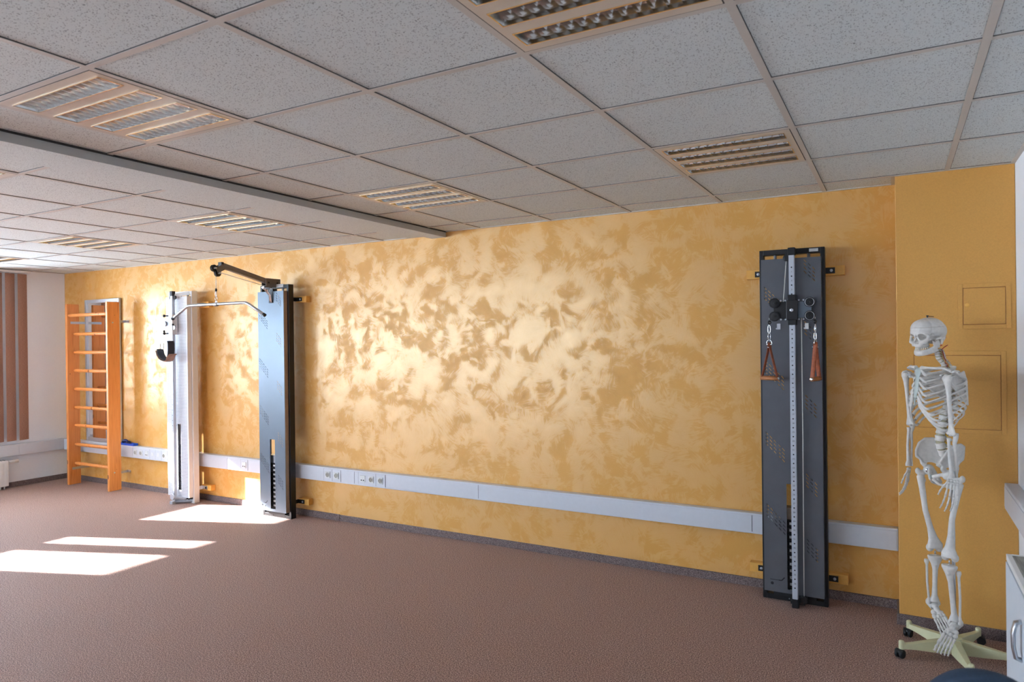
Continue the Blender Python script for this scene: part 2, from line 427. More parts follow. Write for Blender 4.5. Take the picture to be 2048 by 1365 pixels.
# windows: white frames, a transom; clear glass above, added frosted glass below it
ZT = 1.37   # transom; frosting below is added to cut and diffuse the sun
def window(n, along, a, b, t, mull=None):
    w = bpy.data.objects.new('window_%d' % n, None); C.objects.link(w); w['kind'] = 'structure'
    bm = newbm()
    def bx(u0, u1, z0, z1, d=.035):
        if along == 'y': box(bm, t-d, t+d, u0, u1, z0, z1)
        else: box(bm, u0, u1, t-d, t+d, z0, z1)
    f = .05
    bx(a, a+f, WZ0, WZ1); bx(b-f, b, WZ0, WZ1); bx(a+f, b-f, WZ0, WZ0+f); bx(a+f, b-f, WZ1-f, WZ1); bx(a+f, b-f, ZT-.035, ZT)
    for m0, m1 in (mull or []): bx(m0, m1, WZ0+f, WZ1-f, .03)
    obj('window_frame', bm, M['white_metal'], w)
    for nm, z0, z1, mt in (('added_frosted_pane', WZ0+f, ZT-.035, 'frost'), ('clear_pane', ZT, WZ1-f, 'clear')):
        bm = newbm()
        if along == 'y': box(bm, t-.003, t+.003, a+f, b-f, z0, z1)
        else: box(bm, a+f, b-f, t-.003, t+.003, z0, z1)
        obj(nm, bm, M[mt], w)
    return w
window(1, 'y', *LW[0], XL-.14); window(2, 'y', *LW[1], XL-.14, [(-2.92, -2.73)])
for k in (2, 3, 4): window(k+1, 'y', *LW[k], XL-.14)
for k, (a, b) in enumerate(FILL_WIN): window(6+k, 'x', a, b, YF-.14)
# unseen eave added outside the left windows to cut the high sun
bm = newbm(); box(bm, XL-.80, XL-.3, YF-3, 3, 2.28, 2.44); struct('added_eave', bm, M['white_wall'])

# baseboards of carpet strip
def bb(name, segs):
    bm = newbm()
    for s in segs: box(bm, *s)
    return struct(name, bm, M['carpet_strip'], bevel=.002)
bb('baseboard_back', [(XL, -4.022, -.012, 0, 0, .058), (-4.016, .378, -.012, 0, 0, .055)])
bb('baseboard_left', [(XL, XL+.012, YF, -.012, 0, .058)])
bb('baseboard_pillar', [(.366, .378, -.252, -.012, 0, .062), (.378, XR, -.252, -.24, 0, .06)])
bb('baseboard_right', [(XR-.012, XR, YF, -.252, 0, .06)])

# ------------------------------------------------------------------ ceilings
P = .625; TW = .0125
XB = -2.83       # where the near ceiling stops and the beam begins
bm = newbm(); box(bm, XB, XR+.3, YF-.3, .3, H+.004, H+.06); struct('ceiling', bm, M['tile'])
bm = newbm(); box(bm, XL-.3, -3.05, YF-.3, .3, HF+.004, HF+.06); struct('ceiling_far', bm, M['tile'])
def tees(name, xs, ys, x0, x1, y0, y1, z):
    bm = newbm()
    for x in xs: box(bm, x-TW, x+TW, y0, y1, z, z+.0019)
    for y in ys:
        e = [x0]+[v for x in sorted(xs) for v in (x-TW, x+TW)]+[x1]
        for i in range(0, len(e), 2):
            if e[i+1] > e[i]: box(bm, e[i], e[i+1], y-TW, y+TW, z, z+.0019)
    o = struct(name, bm, M['tee'])
    bm = newbm()   # dark strips painted in for the shade along the tee edges
    for x in xs: box(bm, x-TW+.001, x+TW+.002, y0, y1, z+.0018, z+.0042)
    for y in ys: box(bm, x0, x1, y-TW-.002, y+TW-.001, z+.0018, z+.0042)
    r = obj('reveal_shade', bm, M['gap_shade'], o); return o
NX = [P*i for i in range(-4, 2)]; NY = [-.2555-P*j for j in range(15)]
tees('trim_1', NX, NY, XB, XR, YF, 0, H)
FX = [-3.478-.619*i for i in range(9)]; FY = [-.375-.612*j for j in range(16)]
tees('trim_2', FX, FY, XL, -3.05, YF, 0, HF)
# stepped beam between the two ceilings
bm = newbm()
prof = [(XB, H+.05), (XB, 2.462), (-2.97, 2.462), (-3.05, HF), (-3.05, H+.05)]
n = len(prof); va = [bm.verts.new((x, YF, z)) for x, z in prof]; vb = [bm.verts.new((x, 0, z)) for x, z in prof]
for i in range(n):
    f = bm.faces.new((va[i], va[(i+1) % n], vb[(i+1) % n], vb[i]))
    if i in (1, 2): f.material_index = 1
bm.faces.new(va[::-1]); bm.faces.new(vb)
struct('trim_3', bm, [M['fascia'], M['tile_dense']])
bm = newbm(); box(bm, XB-.002, XB+.012, YF, 0, H-.003, H+.004); struct('beam_shade_line', bm, M['gap_shade'])  # dark strip put in as the shadow line above the beam face
bm = newbm(); box(bm, -3.21, -3.05, YF, -.02, HF-.001, HF+.0035); struct('trim_5', bm, M['tile_dense'])
# wall angles
bm = newbm(); box(bm, XB+.012, .378, -.02, 0, H-.001, H+.004); box(bm, .358, .378, -.24, -.02, H-.001, H+.004); box(bm, .358, XR, -.26, -.24, H-.001, H+.004); box(bm, XR-.02, XR, YF, -.26, H-.001, H+.004)
struct('trim_6', bm, M['tee'])
bm = newbm(); box(bm, XL, -3.05, -.02, 0, HF-.001, HF+.004); box(bm, XL, XL+.02, YF, -.02, HF-.001, HF+.004); struct('trim_7', bm, M['tee'])

# ceiling lights: enamel frame with four mirror louvres
def make_light():
    t = thing('ceiling_light', 'x', 'ceiling light', (0, 0, 0))
    hw = .298; ox = .268; ow = .041; ys = [-.213, -.071, .071, .213]
    bm = newbm()
    edges = [-hw]+[v for y in ys for v in (y-ow, y+ow)]+[hw]
    for i in range(0, len(edges), 2): box(bm, -ox, ox, edges[i], edges[i+1], 0, .004)
    box(bm, -hw, -ox, -hw, hw, 0, .004); box(bm, ox, hw, -hw, hw, 0, .004)
    obj('frame', bm, M['beige_metal'], t)
    bm = newbm()
    for (a, b, c, d) in ((-hw-.004, -hw, -hw-.004, hw+.004), (hw, hw+.004, -hw-.004, hw+.004), (-hw, hw, -hw-.004, -hw), (-hw, hw, hw, hw+.004)):
        box(bm, a, b, c, d, .001, .012)
    obj('edge_gap', bm, M['gap_shade'], t)
    bm = newbm(); box(bm, -hw, hw, -hw, hw, .1, .104); box(bm, -hw, -hw+.003, -hw, hw, .004, .1); box(bm, hw-.003, hw, -hw, hw, .004, .1); box(bm, -hw, hw, -hw, -hw+.003, .004, .1); box(bm, -hw, hw, hw-.003, hw, .004, .1)
    obj('housing', bm, M['white_metal'], t)
    for y in ys:
        bm = newbm()
        # parabolic side reflectors
        for s in (-1, 1):
            pr = [(ow, .0), (ow-.001, .012), (ow-.006, .03), (ow-.016, .05), (ow-.028, .062)]
            rows = [[bm.verts.new((x, y+s*a, z-.001)) for a, z in pr] for x in (-ox, ox)]
            for i in range(len(pr)-1): bm.faces.new((rows[0][i], rows[0][i+1], rows[1][i+1], rows[1][i]))
        for s in (-1, 1):  # end pieces
            vs = [bm.verts.new(p) for p in ((s*ox, y-ow, 0), (s*ox, y+ow, 0), (s*(ox-.02), y+ow*.6, .06), (s*(ox-.02), y-ow*.6, .06))]; bm.faces.new(vs)
        nb = 13
        for k in range(nb):  # curved cross blades, wider at the top
            x = -ox+(k+.5+.0)*2*ox/nb + ox/nb*0
            pr = [(0, .002), (.0018, .014), (.006, .026), (.012, .036)]
            for s in (-1, 1):
                rw = []
                for i, (dx, z) in enumerate(pr):
                    rw.append([bm.verts.new((x+s*dx, y+q*ow*.96, z+abs(q)*.0-.006*(1-q*q)*0)) for q in (-1, -.5, 0, .5, 1)])
                for i in range(3):
                    for j in range(4): bm.faces.new((rw[i][j], rw[i][j+1], rw[i+1][j+1], rw[i+1][j]))
            vs = [bm.verts.new((x+dx, y+q*ow*.96, .036)) for dx, q in ((-.012, -1), (.012, -1), (.012, 1), (-.012, 1))]; bm.faces.new(vs)
        lo = obj('louvre', bm, M['louvre'], t, smooth=False)
        bm = newbm()
        for a, b, c, d in ((-ox-.004, ox+.004, y-ow-.004, y-ow), (-ox-.004, ox+.004, y+ow, y+ow+.004), (-ox-.004, -ox, y-ow, y+ow), (ox, ox+.004, y-ow, y+ow)): box(bm, a, b, c, d, -.002, .004)
        obj('louvre_rim', bm, M['rim'], lo)
        bm = newbm(); cyl(bm, (-ox, y, .062), (ox, y, .062), .0125, 12); obj('fluorescent_tube', bm, M['tube'], lo, smooth=True)
    return t
M['louvre'] = simple('mirror_louvre', srgb(205, 203, 200), .12, 1., noise=.03)
M['rim'] = simple('polished_rim', srgb(235, 215, 180), .2, 1.)
L0 = make_light()
near = lambda i, j: ((i+.5)*P, -.2555-(j-.5)*P, H-.001)
far = lambda k, r: ((FX[k]+FX[k+1])/2, (FY[r]+FY[r+1])/2, HF-.001)
spots = [(near(-1, 5)[0], near(-1, 5)[1], H-.001, 'square louvred ceiling light cropped by the top edge of the photo, nearest the camera'),
         (near(-1, 2)[0], near(-1, 2)[1], H-.001, 'square louvred ceiling light close to the ochre wall, in front of the black pulley station'),
         (near(-4, 5)[0], near(-4, 5)[1], H-.001, 'large looking louvred ceiling light at upper left, near side of the ceiling step'),
         (near(-4, 2)[0], near(-4, 2)[1], H-.001, 'square louvred ceiling light between the ceiling step and the middle of the ochre wall')]
f1 = far(0, 1); f2 = far(3, 1); f3 = far(6, 1); f4 = far(0, 4)
spots += [(*far(0, 1), 'louvred ceiling light just beyond the ceiling step, above the lat pulldown boom'),
          (*far(3, 1), 'louvred ceiling light on the far ceiling, in front of the wooden wall bars'),
          (*far(6, 1), 'farthest louvred ceiling light, cropped by the left edge near the brown blind'),
          (*far(0, 4), 'louvred ceiling light cut off at the left edge, right beyond the ceiling step')]
for k, (x, y, z, lab) in enumerate(spots):
    o = L0 if k == 0 else copy_tree(L0)
    o.location = (x, y, z); o['label'] = lab; o['group'] = 'square louvred ceiling lights'
# open the tile layer where a light sits so the housing has room
def cut_ceiling(o, spots):
    bm = newbm()
    for x, y, z in spots: box(bm, x-.303, x+.303, y-.303, y+.303, z-.05, z+.12)
    c = obj('cutter', bm, M['tee']); b = o.modifiers.new('b', 'BOOLEAN'); b.object = c; b.solver = 'EXACT'; bake(o); bpy.data.objects.remove(c, do_unlink=True)
cut_ceiling(bpy.data.objects['ceiling'], [s[:3] for s in spots[:4]])
cut_ceiling(bpy.data.objects['ceiling_far'], [s[:3] for s in spots[4:]])

#@@PART2
# ------------------------------------------------------------------ cable ducts and sockets
def socket_mb(t, x, y, z, kind):
    """one outlet plate set in the duct front at local x"""
    bm = newbm(); w = .05 if kind != 'blank' else .05
    box(bm, x-w, x+w, y-.003, y, z-.052, z+.052)
    pl = obj('socket_plate', bm, M['duct'], t, bevel=.001)
    bm = newbm(); box(bm, x-w-.0015, x-w, y-.0025, y, z-.052, z+.052); box(bm, x+w, x+w+.0015, y-.0025, y, z-.052, z+.052)
    if kind == 'schuko':
        obj('plate_joint', bm, M['duct_gap'], pl)
        bm = newbm(); box(bm, x-.029, x+.029, y-.008, y-.003, z-.029, z+.029)
        lathe(bm, [(.024, 0), (.024, -.004), (.021, -.004)], (x, y-.008, z), 'y', 20)
        ins = obj('socket_insert', bm, M['label'], pl, bevel=.002)
        bm = newbm(); lathe(bm, [(.0195, -.0125), (.0195, -.0118)], (x, y, z), 'y', 20)
        w_ = obj('socket_well', bm, M['socket_dark'], pl)
        bm = newbm()
        for s in (-1, 1): lathe(bm, [(.003, -.0132), (.003, -.0126)], (x+s*.0095, y, z), 'y', 10)
        box(bm, x-.003, x+.003, y-.0132, y-.0126, z+.014, z+.0185); box(bm, x-.003, x+.003, y-.0132, y-.0126, z-.0185, z-.014)
        obj('pin_holes', bm, M['pane_dark'], pl)
    elif kind == 'data':
        obj('plate_joint', bm, M['duct_gap'], pl)
        bm = newbm(); box(bm, x-.028, x+.028, y-.008, y-.003, z-.029, z+.029); obj('data_insert', bm, M['label'], pl, bevel=.002)
        bm = newbm()
        for s in (-1, 1): box(bm, x+s*.012-.006, x+s*.012+.006, y-.0088, y-.0078, z-.018, z-.008)
        obj('data_port', bm, M['pane_dark'], pl)
    else:
        obj('plate_joint', bm, M['duct_gap'], pl)
        bm = newbm(); box(bm, x-.02, x+.02, y-.0055, y-.003, z-.02, z+.02); obj('switch_rocker', bm, M['label'], pl, bevel=.002)
DZ0, DZ1, DD = .357, .487, .062
t = thing('cable_duct', 'long grey-white cable duct with sockets running along the ochre wall', 'cable duct', (0, 0, 0))
bm = newbm(); box(bm, XL+.001, .377, -DD, -.0005, DZ0, DZ1); obj('duct_body', bm, M['duct'], t, bevel=.004)
bm = newbm()
cov = [XL+.06, -7.02, -5.45, -4.62, -4.15, -3.79, -3.44, -2.507, -.44, .37]
for a, b in zip(cov[:-1], cov[1:]): box(bm, a+.002, b-.002, -DD-.003, -DD+.001, DZ0+.013, DZ1-.013)
obj('duct_cover', bm, M['duct'], t, bevel=.0012)
bm = newbm()
for a in cov[1:-1]: box(bm, a-.002, a+.002, -DD-.001, -DD+.001, DZ0+.012, DZ1-.012)
obj('cover_joint', bm, M['duct_gap'], t)
y = -DD-.0025; zc = (DZ0+DZ1)/2
for x, k in ((-4.1, 'schuko'), (-3.997, 'schuko'), (-3.69, 'data'), (-3.595, 'schuko'), (-3.492, 'schuko'), (-6.965, 'schuko'), (-6.865, 'schuko'), (-6.765, 'data'), (-6.662, 'blank'), (-6.56, 'blank'), (-6.457, 'schuko'), (-5.205, 'data')):
    socket_mb(t, x, y, zc, k)
t = thing('cable_duct', 'short cable duct on the white wall, above the radiator at far left', 'cable duct', (0, 0, 0))
bm = newbm(); box(bm, XL+.0005, XL+.06, YF, -DD-.001, DZ0+.005, DZ1+.005); obj('duct_body', bm, M['duct'], t, bevel=.004)
bm = newbm()
for a, b in ((-.55, -.07), (-2.2, -.554), (-4.2, -2.204)): box(bm, XL+.0595, XL+.063, a, b, DZ0+.02, DZ1-.01)
obj('duct_cover', bm, M['duct'], t, bevel=.001)
t = thing('cable_duct', 'cable duct at counter height on the right wall beside the skeleton', 'cable duct', (0, 0, 0))
bm = newbm(); box(bm, .865, XR-.0005, YF, -.241, .70, .836); obj('duct_body', bm, M['duct'], t, bevel=.004)
bm = newbm(); box(bm, .862, .866, -1.4, -.26, .716, .82); box(bm, .862, .866, -3.4, -1.404, .716, .82); obj('duct_cover', bm, M['duct'], t, bevel=.001)

# small blue tray lying on the duct
t = thing('plastic_tray', 'small blue plastic tray on the cable duct beside the wall bars', 'tray', (-7.145, -.035, DZ1))
bm = newbm(); box(bm, -.13, .13, -.027, .03, 0, .004)
for s in ((-.13, .13, -.027, -.022, .004, .024), (-.13, .13, .025, .03, .004, .024), (.125, .13, -.022, .025, .004, .024), (-.13, -.125, -.022, .025, .004, .024)): box(bm, *s)
obj('tray_body', bm, M['blue'], t, bevel=.0015)
bm = newbm(); tube(bm, [(-.11, 0, .025), (-.09, 0, .042), (-.05, 0, .048), (-.02, 0, .04)], [.012, .019, .018, .012], 12)
obj('tape_roll', bm, M['dark_blue'], t, smooth=True)
bm = newbm(); lathe(bm, [(.018, -.018), (.019, 0), (.018, .018)], (.0, 0, .026), 'y', 18); obj('roll_knob', bm, M['dark_blue'], t, smooth=True)

# ------------------------------------------------------------------ access panels in the pillar
def hatch(label, x0, x1, z0, z1, lock):
    t = thing('access_panel', label, 'access panel', ((x0+x1)/2, -.2405, z0))
    w = (x1-x0)/2; h = z1-z0
    bm = newbm(); e = .022
    for s in ((-w-e, -w, 0-e, h+e), (w, w+e, -e, h+e), (-w, w, -e, 0), (-w, w, h, h+e)): box(bm, s[0], s[1], -.003, 0, s[2], s[3])
    obj('panel_frame', bm, M['gold_plain'], t, bevel=.001)
    bm = newbm(); box(bm, -w+.001, w-.001, -.0006, .0, .001, h-.001); obj('panel_gap', bm, M['leather'], t)
    bm = newbm(); box(bm, -w+.0028, w-.0028, -.004, -.0006, .0028, h-.0028); obj('panel_door', bm, M['gold_plain'], t, bevel=.0008)
    bm = newbm(); lathe(bm, [(.011, -.004), (.011, -.007), (.005, -.009)], (lock[0], 0, lock[1]), 'y', 16); obj('lock', bm, M['gold_block'], t, smooth=False)
hatch('small square access panel painted ochre, upper one on the pillar', .690, .880, 1.668, 1.866, (-.075, .105))
hatch('large square access panel painted ochre, behind the skeleton ribs', .460, .856, 1.108, 1.506, (-.17, .2))

# ------------------------------------------------------------------ blinds and radiator on the left wall
t = thing('vertical_blind', 'brown fabric vertical blind at the left edge of the photo', 'blind', (-8.385, 0, 0))
bm = newbm(); box(bm, -.02, .02, -3.6, -.42, 2.452, 2.478); obj('head_rail', bm, M['white_metal'], t, bevel=.002)
sun_az = math.atan2(.38, 1.)
def slat(y, ang, w=.115, z0=.535, z1=2.44, name='slat'):
    bm = newbm(); R = Matrix.Translation((0, y, 0)) @ Matrix.Rotation(ang, 4, 'Z')
    n = 6; a = []; b = []
    for i in range(n+1):
        u = -w/2+w*i/n; c = .006*math.cos(PI*(i/n-.5))
        a.append([bm.verts.new(R @ Vector((c+d, u, z))) for d in (0, .0012) for z in (z0, z1)])
    for i in range(n):
        p, q = a[i], a[i+1]
        for k in ((0, 1), (1, 3), (3, 2), (2, 0)): bm.faces.new((p[k[0]], p[k[1]], q[k[1]], q[k[0]]))
    bm.faces.new((a[0][0], a[0][1], a[0][3], a[0][2])); bm.faces.new((a[-1][0], a[-1][2], a[-1][3], a[-1][1]))
    s = obj(name, bm, M['blind'], t, smooth=False)
    bm = newbm(); box(bm, -.004, .008, y-.004, y+.004, z1-.002, z1+.014); obj('hook', bm, M['white_metal'], s)
    return s
for k in range(4): slat(-.502-.127*k, .28)
for k in range(5): slat(-1.13-.16*k, sun_az-PI/2, w=.10)
for k in range(7): slat(-2.36-.115*k if k < 0 else -2.52-.15*k, sun_az-PI/2, w=.10)
t = thing('radiator', 'white panel radiator with valve under the brown blind', 'radiator', (-8.405, 0, 0))
bm = newbm(); box(bm, -.03, .042, -2.5, -.672, .035, .325); obj('radiator_body', bm, M['white_metal'], t, bevel=.006)
bm = newbm()
for k in range(40): box(bm, .042, .046, -2.47+k*.045, -2.445+k*.045, .06, .30)
obj('front_ribs', bm, M['white_metal'], t, bevel=.0015)
bm = newbm()
for k in range(60): box(bm, -.02, .032, -2.48+k*.03, -2.472+k*.03, .325, .329)
obj('top_grille', bm, M['duct_gap'], t)
bm = newbm(); tube(bm, [(.005, -.672, .3), (.005, -.655, .3)], .011, 12); tube(bm, [(.005, -.655, .3), (.005, -.56, .3)], [.016, .019], 14)
tube(bm, [(.005, -.66, .3), (-.02, -.655, .27), (-.05, -.655, .27)], .008, 8); obj('thermostat_valve', bm, M['white_metal'], t, smooth=True)
bm = newbm(); tube(bm, [(.0, -.70, .035), (.0, -.70, .0)], .007, 8); tube(bm, [(.0, -.74, .035), (.0, -.74, .0)], .007, 8); obj('supply_pipe', bm, M['white_metal'], t, smooth=True)
bm = newbm()
for y in (-.9, -1.6, -2.3): box(bm, -.054, -.03, y-.02, y+.02, .08, .28)
obj('wall_bracket', bm, M['white_metal'], t)

# ------------------------------------------------------------------ wall bars and mirror
t = thing('wall_bars', 'orange pine wall bars with nine round rungs in the far corner', 'wall bars', (-7.59, -.17, 0))
hw = .398
for s in (-1, 1):
    bm = newbm(); box(bm, s*hw-.018, s*hw+.018, -.068, .068, 0, 2.09); o = obj('side_post', bm, M['pine'], t, bevel=.004)
    bm = newbm()
    for z in (1.86, .2): lathe(bm, [(.009, 0), (.008, s*.004)], (s*(hw+.0185), -.01, z), 'x', 10)
    obj('bolt_head', bm, M['steel'], o)
for k, z in enumerate((1.958, 1.742, 1.53, 1.318, 1.106, .892, .684, .462, .242)):
    bm = newbm(); dy = -.045 if k == 0 else .012
    lathe(bm, [(.014, -hw+.017), (.018, -hw+.05), (.019, 0), (.018, hw-.05), (.014, hw-.017)], (0, dy, z), 'x', 16)
    obj('rung', bm, M['pine'], t, smooth=True)
for s in (-1, 1):
    for z in (1.875, .185):
        bm = newbm(); x = s*(hw-.02)
        box(bm, x-.002, x+.002, -.03, .169, z-.014, z+.014)
        box(bm, x-.002, x+.05, .165, .169, z-.014, z+.014); box(bm, x+.045, x+.052, .14, .169, z-.005, z+.005)
        obj('wall_bracket', bm, M['steel'], t, bevel=.001)
t = thing('wall_mirror', 'tall narrow mirror in a silver frame behind the wall bars', 'mirror', (-7.64, -.012, DZ1+.002))
mw, mh = .34, 1.655
bm = newbm()
for a in ((-mw, -mw+.035, 0, mh), (mw-.035, mw, 0, mh), (-mw+.035, mw-.035, mh-.04, mh), (-mw+.035, mw-.035, 0, .04)): box(bm, a[0], a[1], -.022, .004, a[2], a[3])
obj('mirror_frame', bm, M['alu'], t, bevel=.003)
bm = newbm(); box(bm, -mw+.034, mw-.034, -.01, -.004, .038, mh-.038); obj('mirror_glass', bm, M['mirror'], t)
bm = newbm(); box(bm, -mw+.01, mw-.01, -.004, .004, .02, mh-.02); obj('back_board', bm, M['taupe'], t)

# ------------------------------------------------------------------ pulley stations
HW, YB, YFR = .185, -.110, -.170
def dash_cutter(groups, y0, y1):
    bm = newbm()
    for cx, cz, cols, rows in groups:
        for c in range(cols):
            for r in range(rows):
                x = cx+(c-(cols-1)/2)*.0235; z = cz-(c-(cols-1)/2)*.0235-(r-(rows-1)/2)*.0225
                R = Matrix.Translation((x, 0, z)) @ Matrix.Rotation(math.radians(52), 4, 'Y')
                box(bm, -.0105, .0105, y0, y1, -.0022, .0022, R)
    return bm
def station(name, label, xc, style):
    t = thing(name, label, 'cable pulley station', (xc, 0, 0))
    fm = {'black': M['black'], 'blue': M['black'], 'white': M['white_metal']}[style]
    pm = {'black': M['grey_panel'], 'blue': M['blue_panel'], 'white': M['perf']}[style]
    fw = .024
    bm = newbm()
    box(bm, -HW, -HW+fw, YFR, YB, 0.0, 2.15); box(bm, HW-fw, HW, YFR, YB, 0.0, 2.15)
    box(bm, -HW+fw, HW-fw, YFR, YB, 2.118, 2.15); box(bm, -HW+fw, HW-fw, YFR, YB, 0, .03)
    if style == 'white': box(bm, -HW+fw, HW-fw, YB-.0, YB+.004, .02, 2.05)
    obj('outer_frame', bm, fm, t, bevel=.002)
    # sheet metal cover with the opening for the weights
    x0, x1, z1 = -.168, .168, (2.088 if style != 'white' else 2.095)
    op = {'black': (-.036, .026, .085, .725), 'blue': (-.028, .034, .085, .725), 'white': (-.002, .048, .13, .80)}[style]
    bm = newbm(); zb = .062
    xs = [x0, op[0], op[1], x1]; zs = [zb, op[2], op[3], z1]
    yf = -.215
    for i in range(3):
        for j in range(3):
            if i == 1 and j == 1: continue
            box(bm, xs[i], xs[i+1], yf, yf+.0025, zs[j], zs[j+1])
    bmesh.ops.remove_doubles(bm, verts=bm.verts, dist=1e-5)
    bm.verts.index_update(); seen = {}
    for f in bm.faces: seen.setdefault(tuple(sorted(v.index for v in f.verts)), []).append(f)
    bmesh.ops.delete(bm, geom=[f for l in seen.values() if len(l) > 1 for f in l], context='FACES_ONLY')
    pn = obj('cover_panel', bm, pm, t)
    if style != 'white':
        lz = (1.893, 1.443, 1.005, .564); rz = (2.01, 1.64, 1.20, .73, .34)
        gr = [(-.098, z-.06, 5, 4) for z in lz]+[(.105, z, 3, 4) for z in rz]
        c = obj('cut', dash_cutter(gr, yf-.01, yf+.02), M['ink'], t)
        b = pn.modifiers.new('b', 'BOOLEAN'); b.object = c; b.solver = 'EXACT'; bake(pn); bpy.data.objects.remove(c, do_unlink=True)
    bm = newbm(); sm_ = {'black': M['grey_panel'], 'blue': M['taupe'], 'white': M['white_metal']}[style]
    for s in (-1, 1): box(bm, s*.168-.0012, s*.168+.0012, yf+.0025, -.172, zb, z1)
    obj('side_flange', bm, sm_, t)
    bm = newbm()
    for s in (-1, 1): cyl(bm, (s*.095, -.15, .03), (s*.095, -.15, 2.12), .009, 14)
    obj('guide_rod', bm, M['column'], t, smooth=True)
    # weight stack
    ws = obj('weight_stack', box(newbm(), -.12, .12, -.185, -.12, .034, .05), M['black_rough'], t, bevel=.001)
    nP = 11
    zt = .50 if style != 'white' else .50
    hp = (zt-.05)/nP
    labs = []
    for k in range(nP):
        z = .052+k*hp
        wp = obj('weight_plate', box(newbm(), -.12, .12, -.19, -.12, z, z+hp-.004), M['black'] if style != 'white' else M['steel'], t, bevel=.0015)
        bm = newbm(); cxl = (op[0]+op[1])/2-.004; box(bm, cxl-.016, cxl+.010, -.1915, -.19, z+.012, z+hp-.014)
        lb = obj('weight_label', bm, M['label'], wp)
        if style != 'blue' or True:
            me = text('n', str(5*(nP-k)), .016, M['ink'], None, (cxl-.003, -.1920, z+hp/2-.001), (PI/2, 0, 0), .0002)
            merge_meshes('weight_number', [me], M['ink'], wp)
    bm = newbm(); box(bm, -.12, .12, -.19, -.12, zt+.004, zt+.075); obj('carrier_plate', bm, M['steel'] if style != 'black' else M['taupe'], t, bevel=.002)
    bm = newbm(); cyl(bm, (.0, -.155, zt+.07), (.0, -.155, 2.12), .004, 8); box(bm, -.012, .012, -.17, -.14, zt+.07, zt+.11); obj('lifting_rod', bm, M['black'], t)
    # wooden wall battens with angle brackets
    for z in (2.015, .14):
        for s in (-1, 1):
            if style == 'white' and s < 0: continue
            bm = newbm(); box(bm, s*.15, s*.285, -.052, -.0006, z-.029, z+.029); wb = obj('wall_batten', bm, M['gold_block'], t, bevel=.002)
            bm = newbm(); box(bm, s*.15, s*.232, -.057, -.052, z-.018, z+.018); box(bm, s*.15, s*.156, -.112, -.052, z-.018, z+.018)
            ab = obj('angle_bracket', bm, M['black'] if style != 'white' else M['steel'], wb, bevel=.001)
            bm = newbm(); lathe(bm, [(.009, -.057), (.009, -.061), (.004, -.062)], (s*.212, 0, z), 'y', 12); obj('bracket_bolt', bm, M['steel'] if style != 'white' else M['black'], wb)
    # small printed emblem low on the cover
    if style != 'white':
        bm = newbm(); yy = yf-.0006
        ex = -.135 if style == 'black' else -.15
        k = 1 if style == 'black' else .95
        for (a, b, c, d, w) in ((0, 0, .05, 0, .0016), (.05, 0, .066, 0, .003), (.066, 0, .083, .02, .003), (.055, -.018, .055, -.034, .0028)):
            tube(bm, [(ex+a*k, yy, .135+b), (ex+c*k, yy, .135+d)], [(w, .0005), (w, .0005)], 8, ref=(0, 0, 1))
        lathe(bm, [(.009, 0), (.009, -.0008)], (ex+.012, yf, .112), 'y', 18)
        obj('emblem', bm, M['ink'], t)
    return t, yf
def post(t, x, yf, z0, z1, numbers=True, style='black'):
    """square upright with a row of holes and numbers"""
    w = .016; yc = -.255
    bm = newbm(); box(bm, x-w, x+w, yc-w, yc+w, z0, z1)
    bmesh.ops.bevel(bm, geom=list(bm.edges), offset=.003, segments=2, affect='EDGES')
    base_faces = set(bm.faces); z = z0+.07
    while z < z1-.04:
        lathe(bm, [(.0042, 0), (.0042, -.0008)], (x, yc-w, z), 'y', 10); z += .053
    if numbers:
        z = z-.0265-.053; n = 1
        while z > z0+.08:
            me = text('n', str(n), .013, M['ink'], None, (x, yc-w-.0004, z), (PI/2, 0, 0), .0002); bm.from_mesh(me); bpy.data.meshes.remove(me); z -= .053; n += 1
    for f in bm.faces:
        if f not in base_faces: f.material_index = 1
    o = obj('column', bm, [M['column'], M['ink']], t)
    return o

# --- black station at right
t, yf = station('pulley_station', 'tall dark grey cable pulley station with black frame, nearest the pillar', -.175, 'black')
px = .013
post(t, px, yf, .05, 2.11)
bm = newbm(); box(bm, px-.02, px+.02, -.276, -.234, 2.10, 2.145); box(bm, px-.014, px+.014, -.24, -.16, 2.122, 2.15); obj('top_cap', bm, M['black'], t, bevel=.002)
bm = newbm(); box(bm, px-.018, px+.018, -.274, -.236, .0, .052); box(bm, px-.03, px+.05, -.24, -.165, .012, .03); obj('foot_cap', bm, M['black'], t, bevel=.002)
def wheel(bm, c, r, w=.016): lathe(bm, [(r*.5, -w*.6), (r, -w/2), (r, -w*.35), (r*.86, 0), (r, w*.35), (r, w/2), (r*.5, w*.6)], c, 'y', 28)
bm = newbm(); wheel(bm, (px-.032, -.235, 2.088), .020); box(bm, px-.040, px-.014, -.245, -.16, 2.075, 2.115); obj('top_pulley', bm, M['black'], t)
bm = newbm(); wheel(bm, (px+.045, -.235, .05), .02); box(bm, px+.03, px+.062, -.245, -.17, .03, .06); obj('bottom_pulley', bm, M['black'], t)
bm = newbm()
for s in (.018, .035): lathe(bm, [(.004, -.171), (.004, -.174)], (px-s-.01, 0, .017), 'y', 8)
obj('frame_bolt', bm, M['steel'], t)
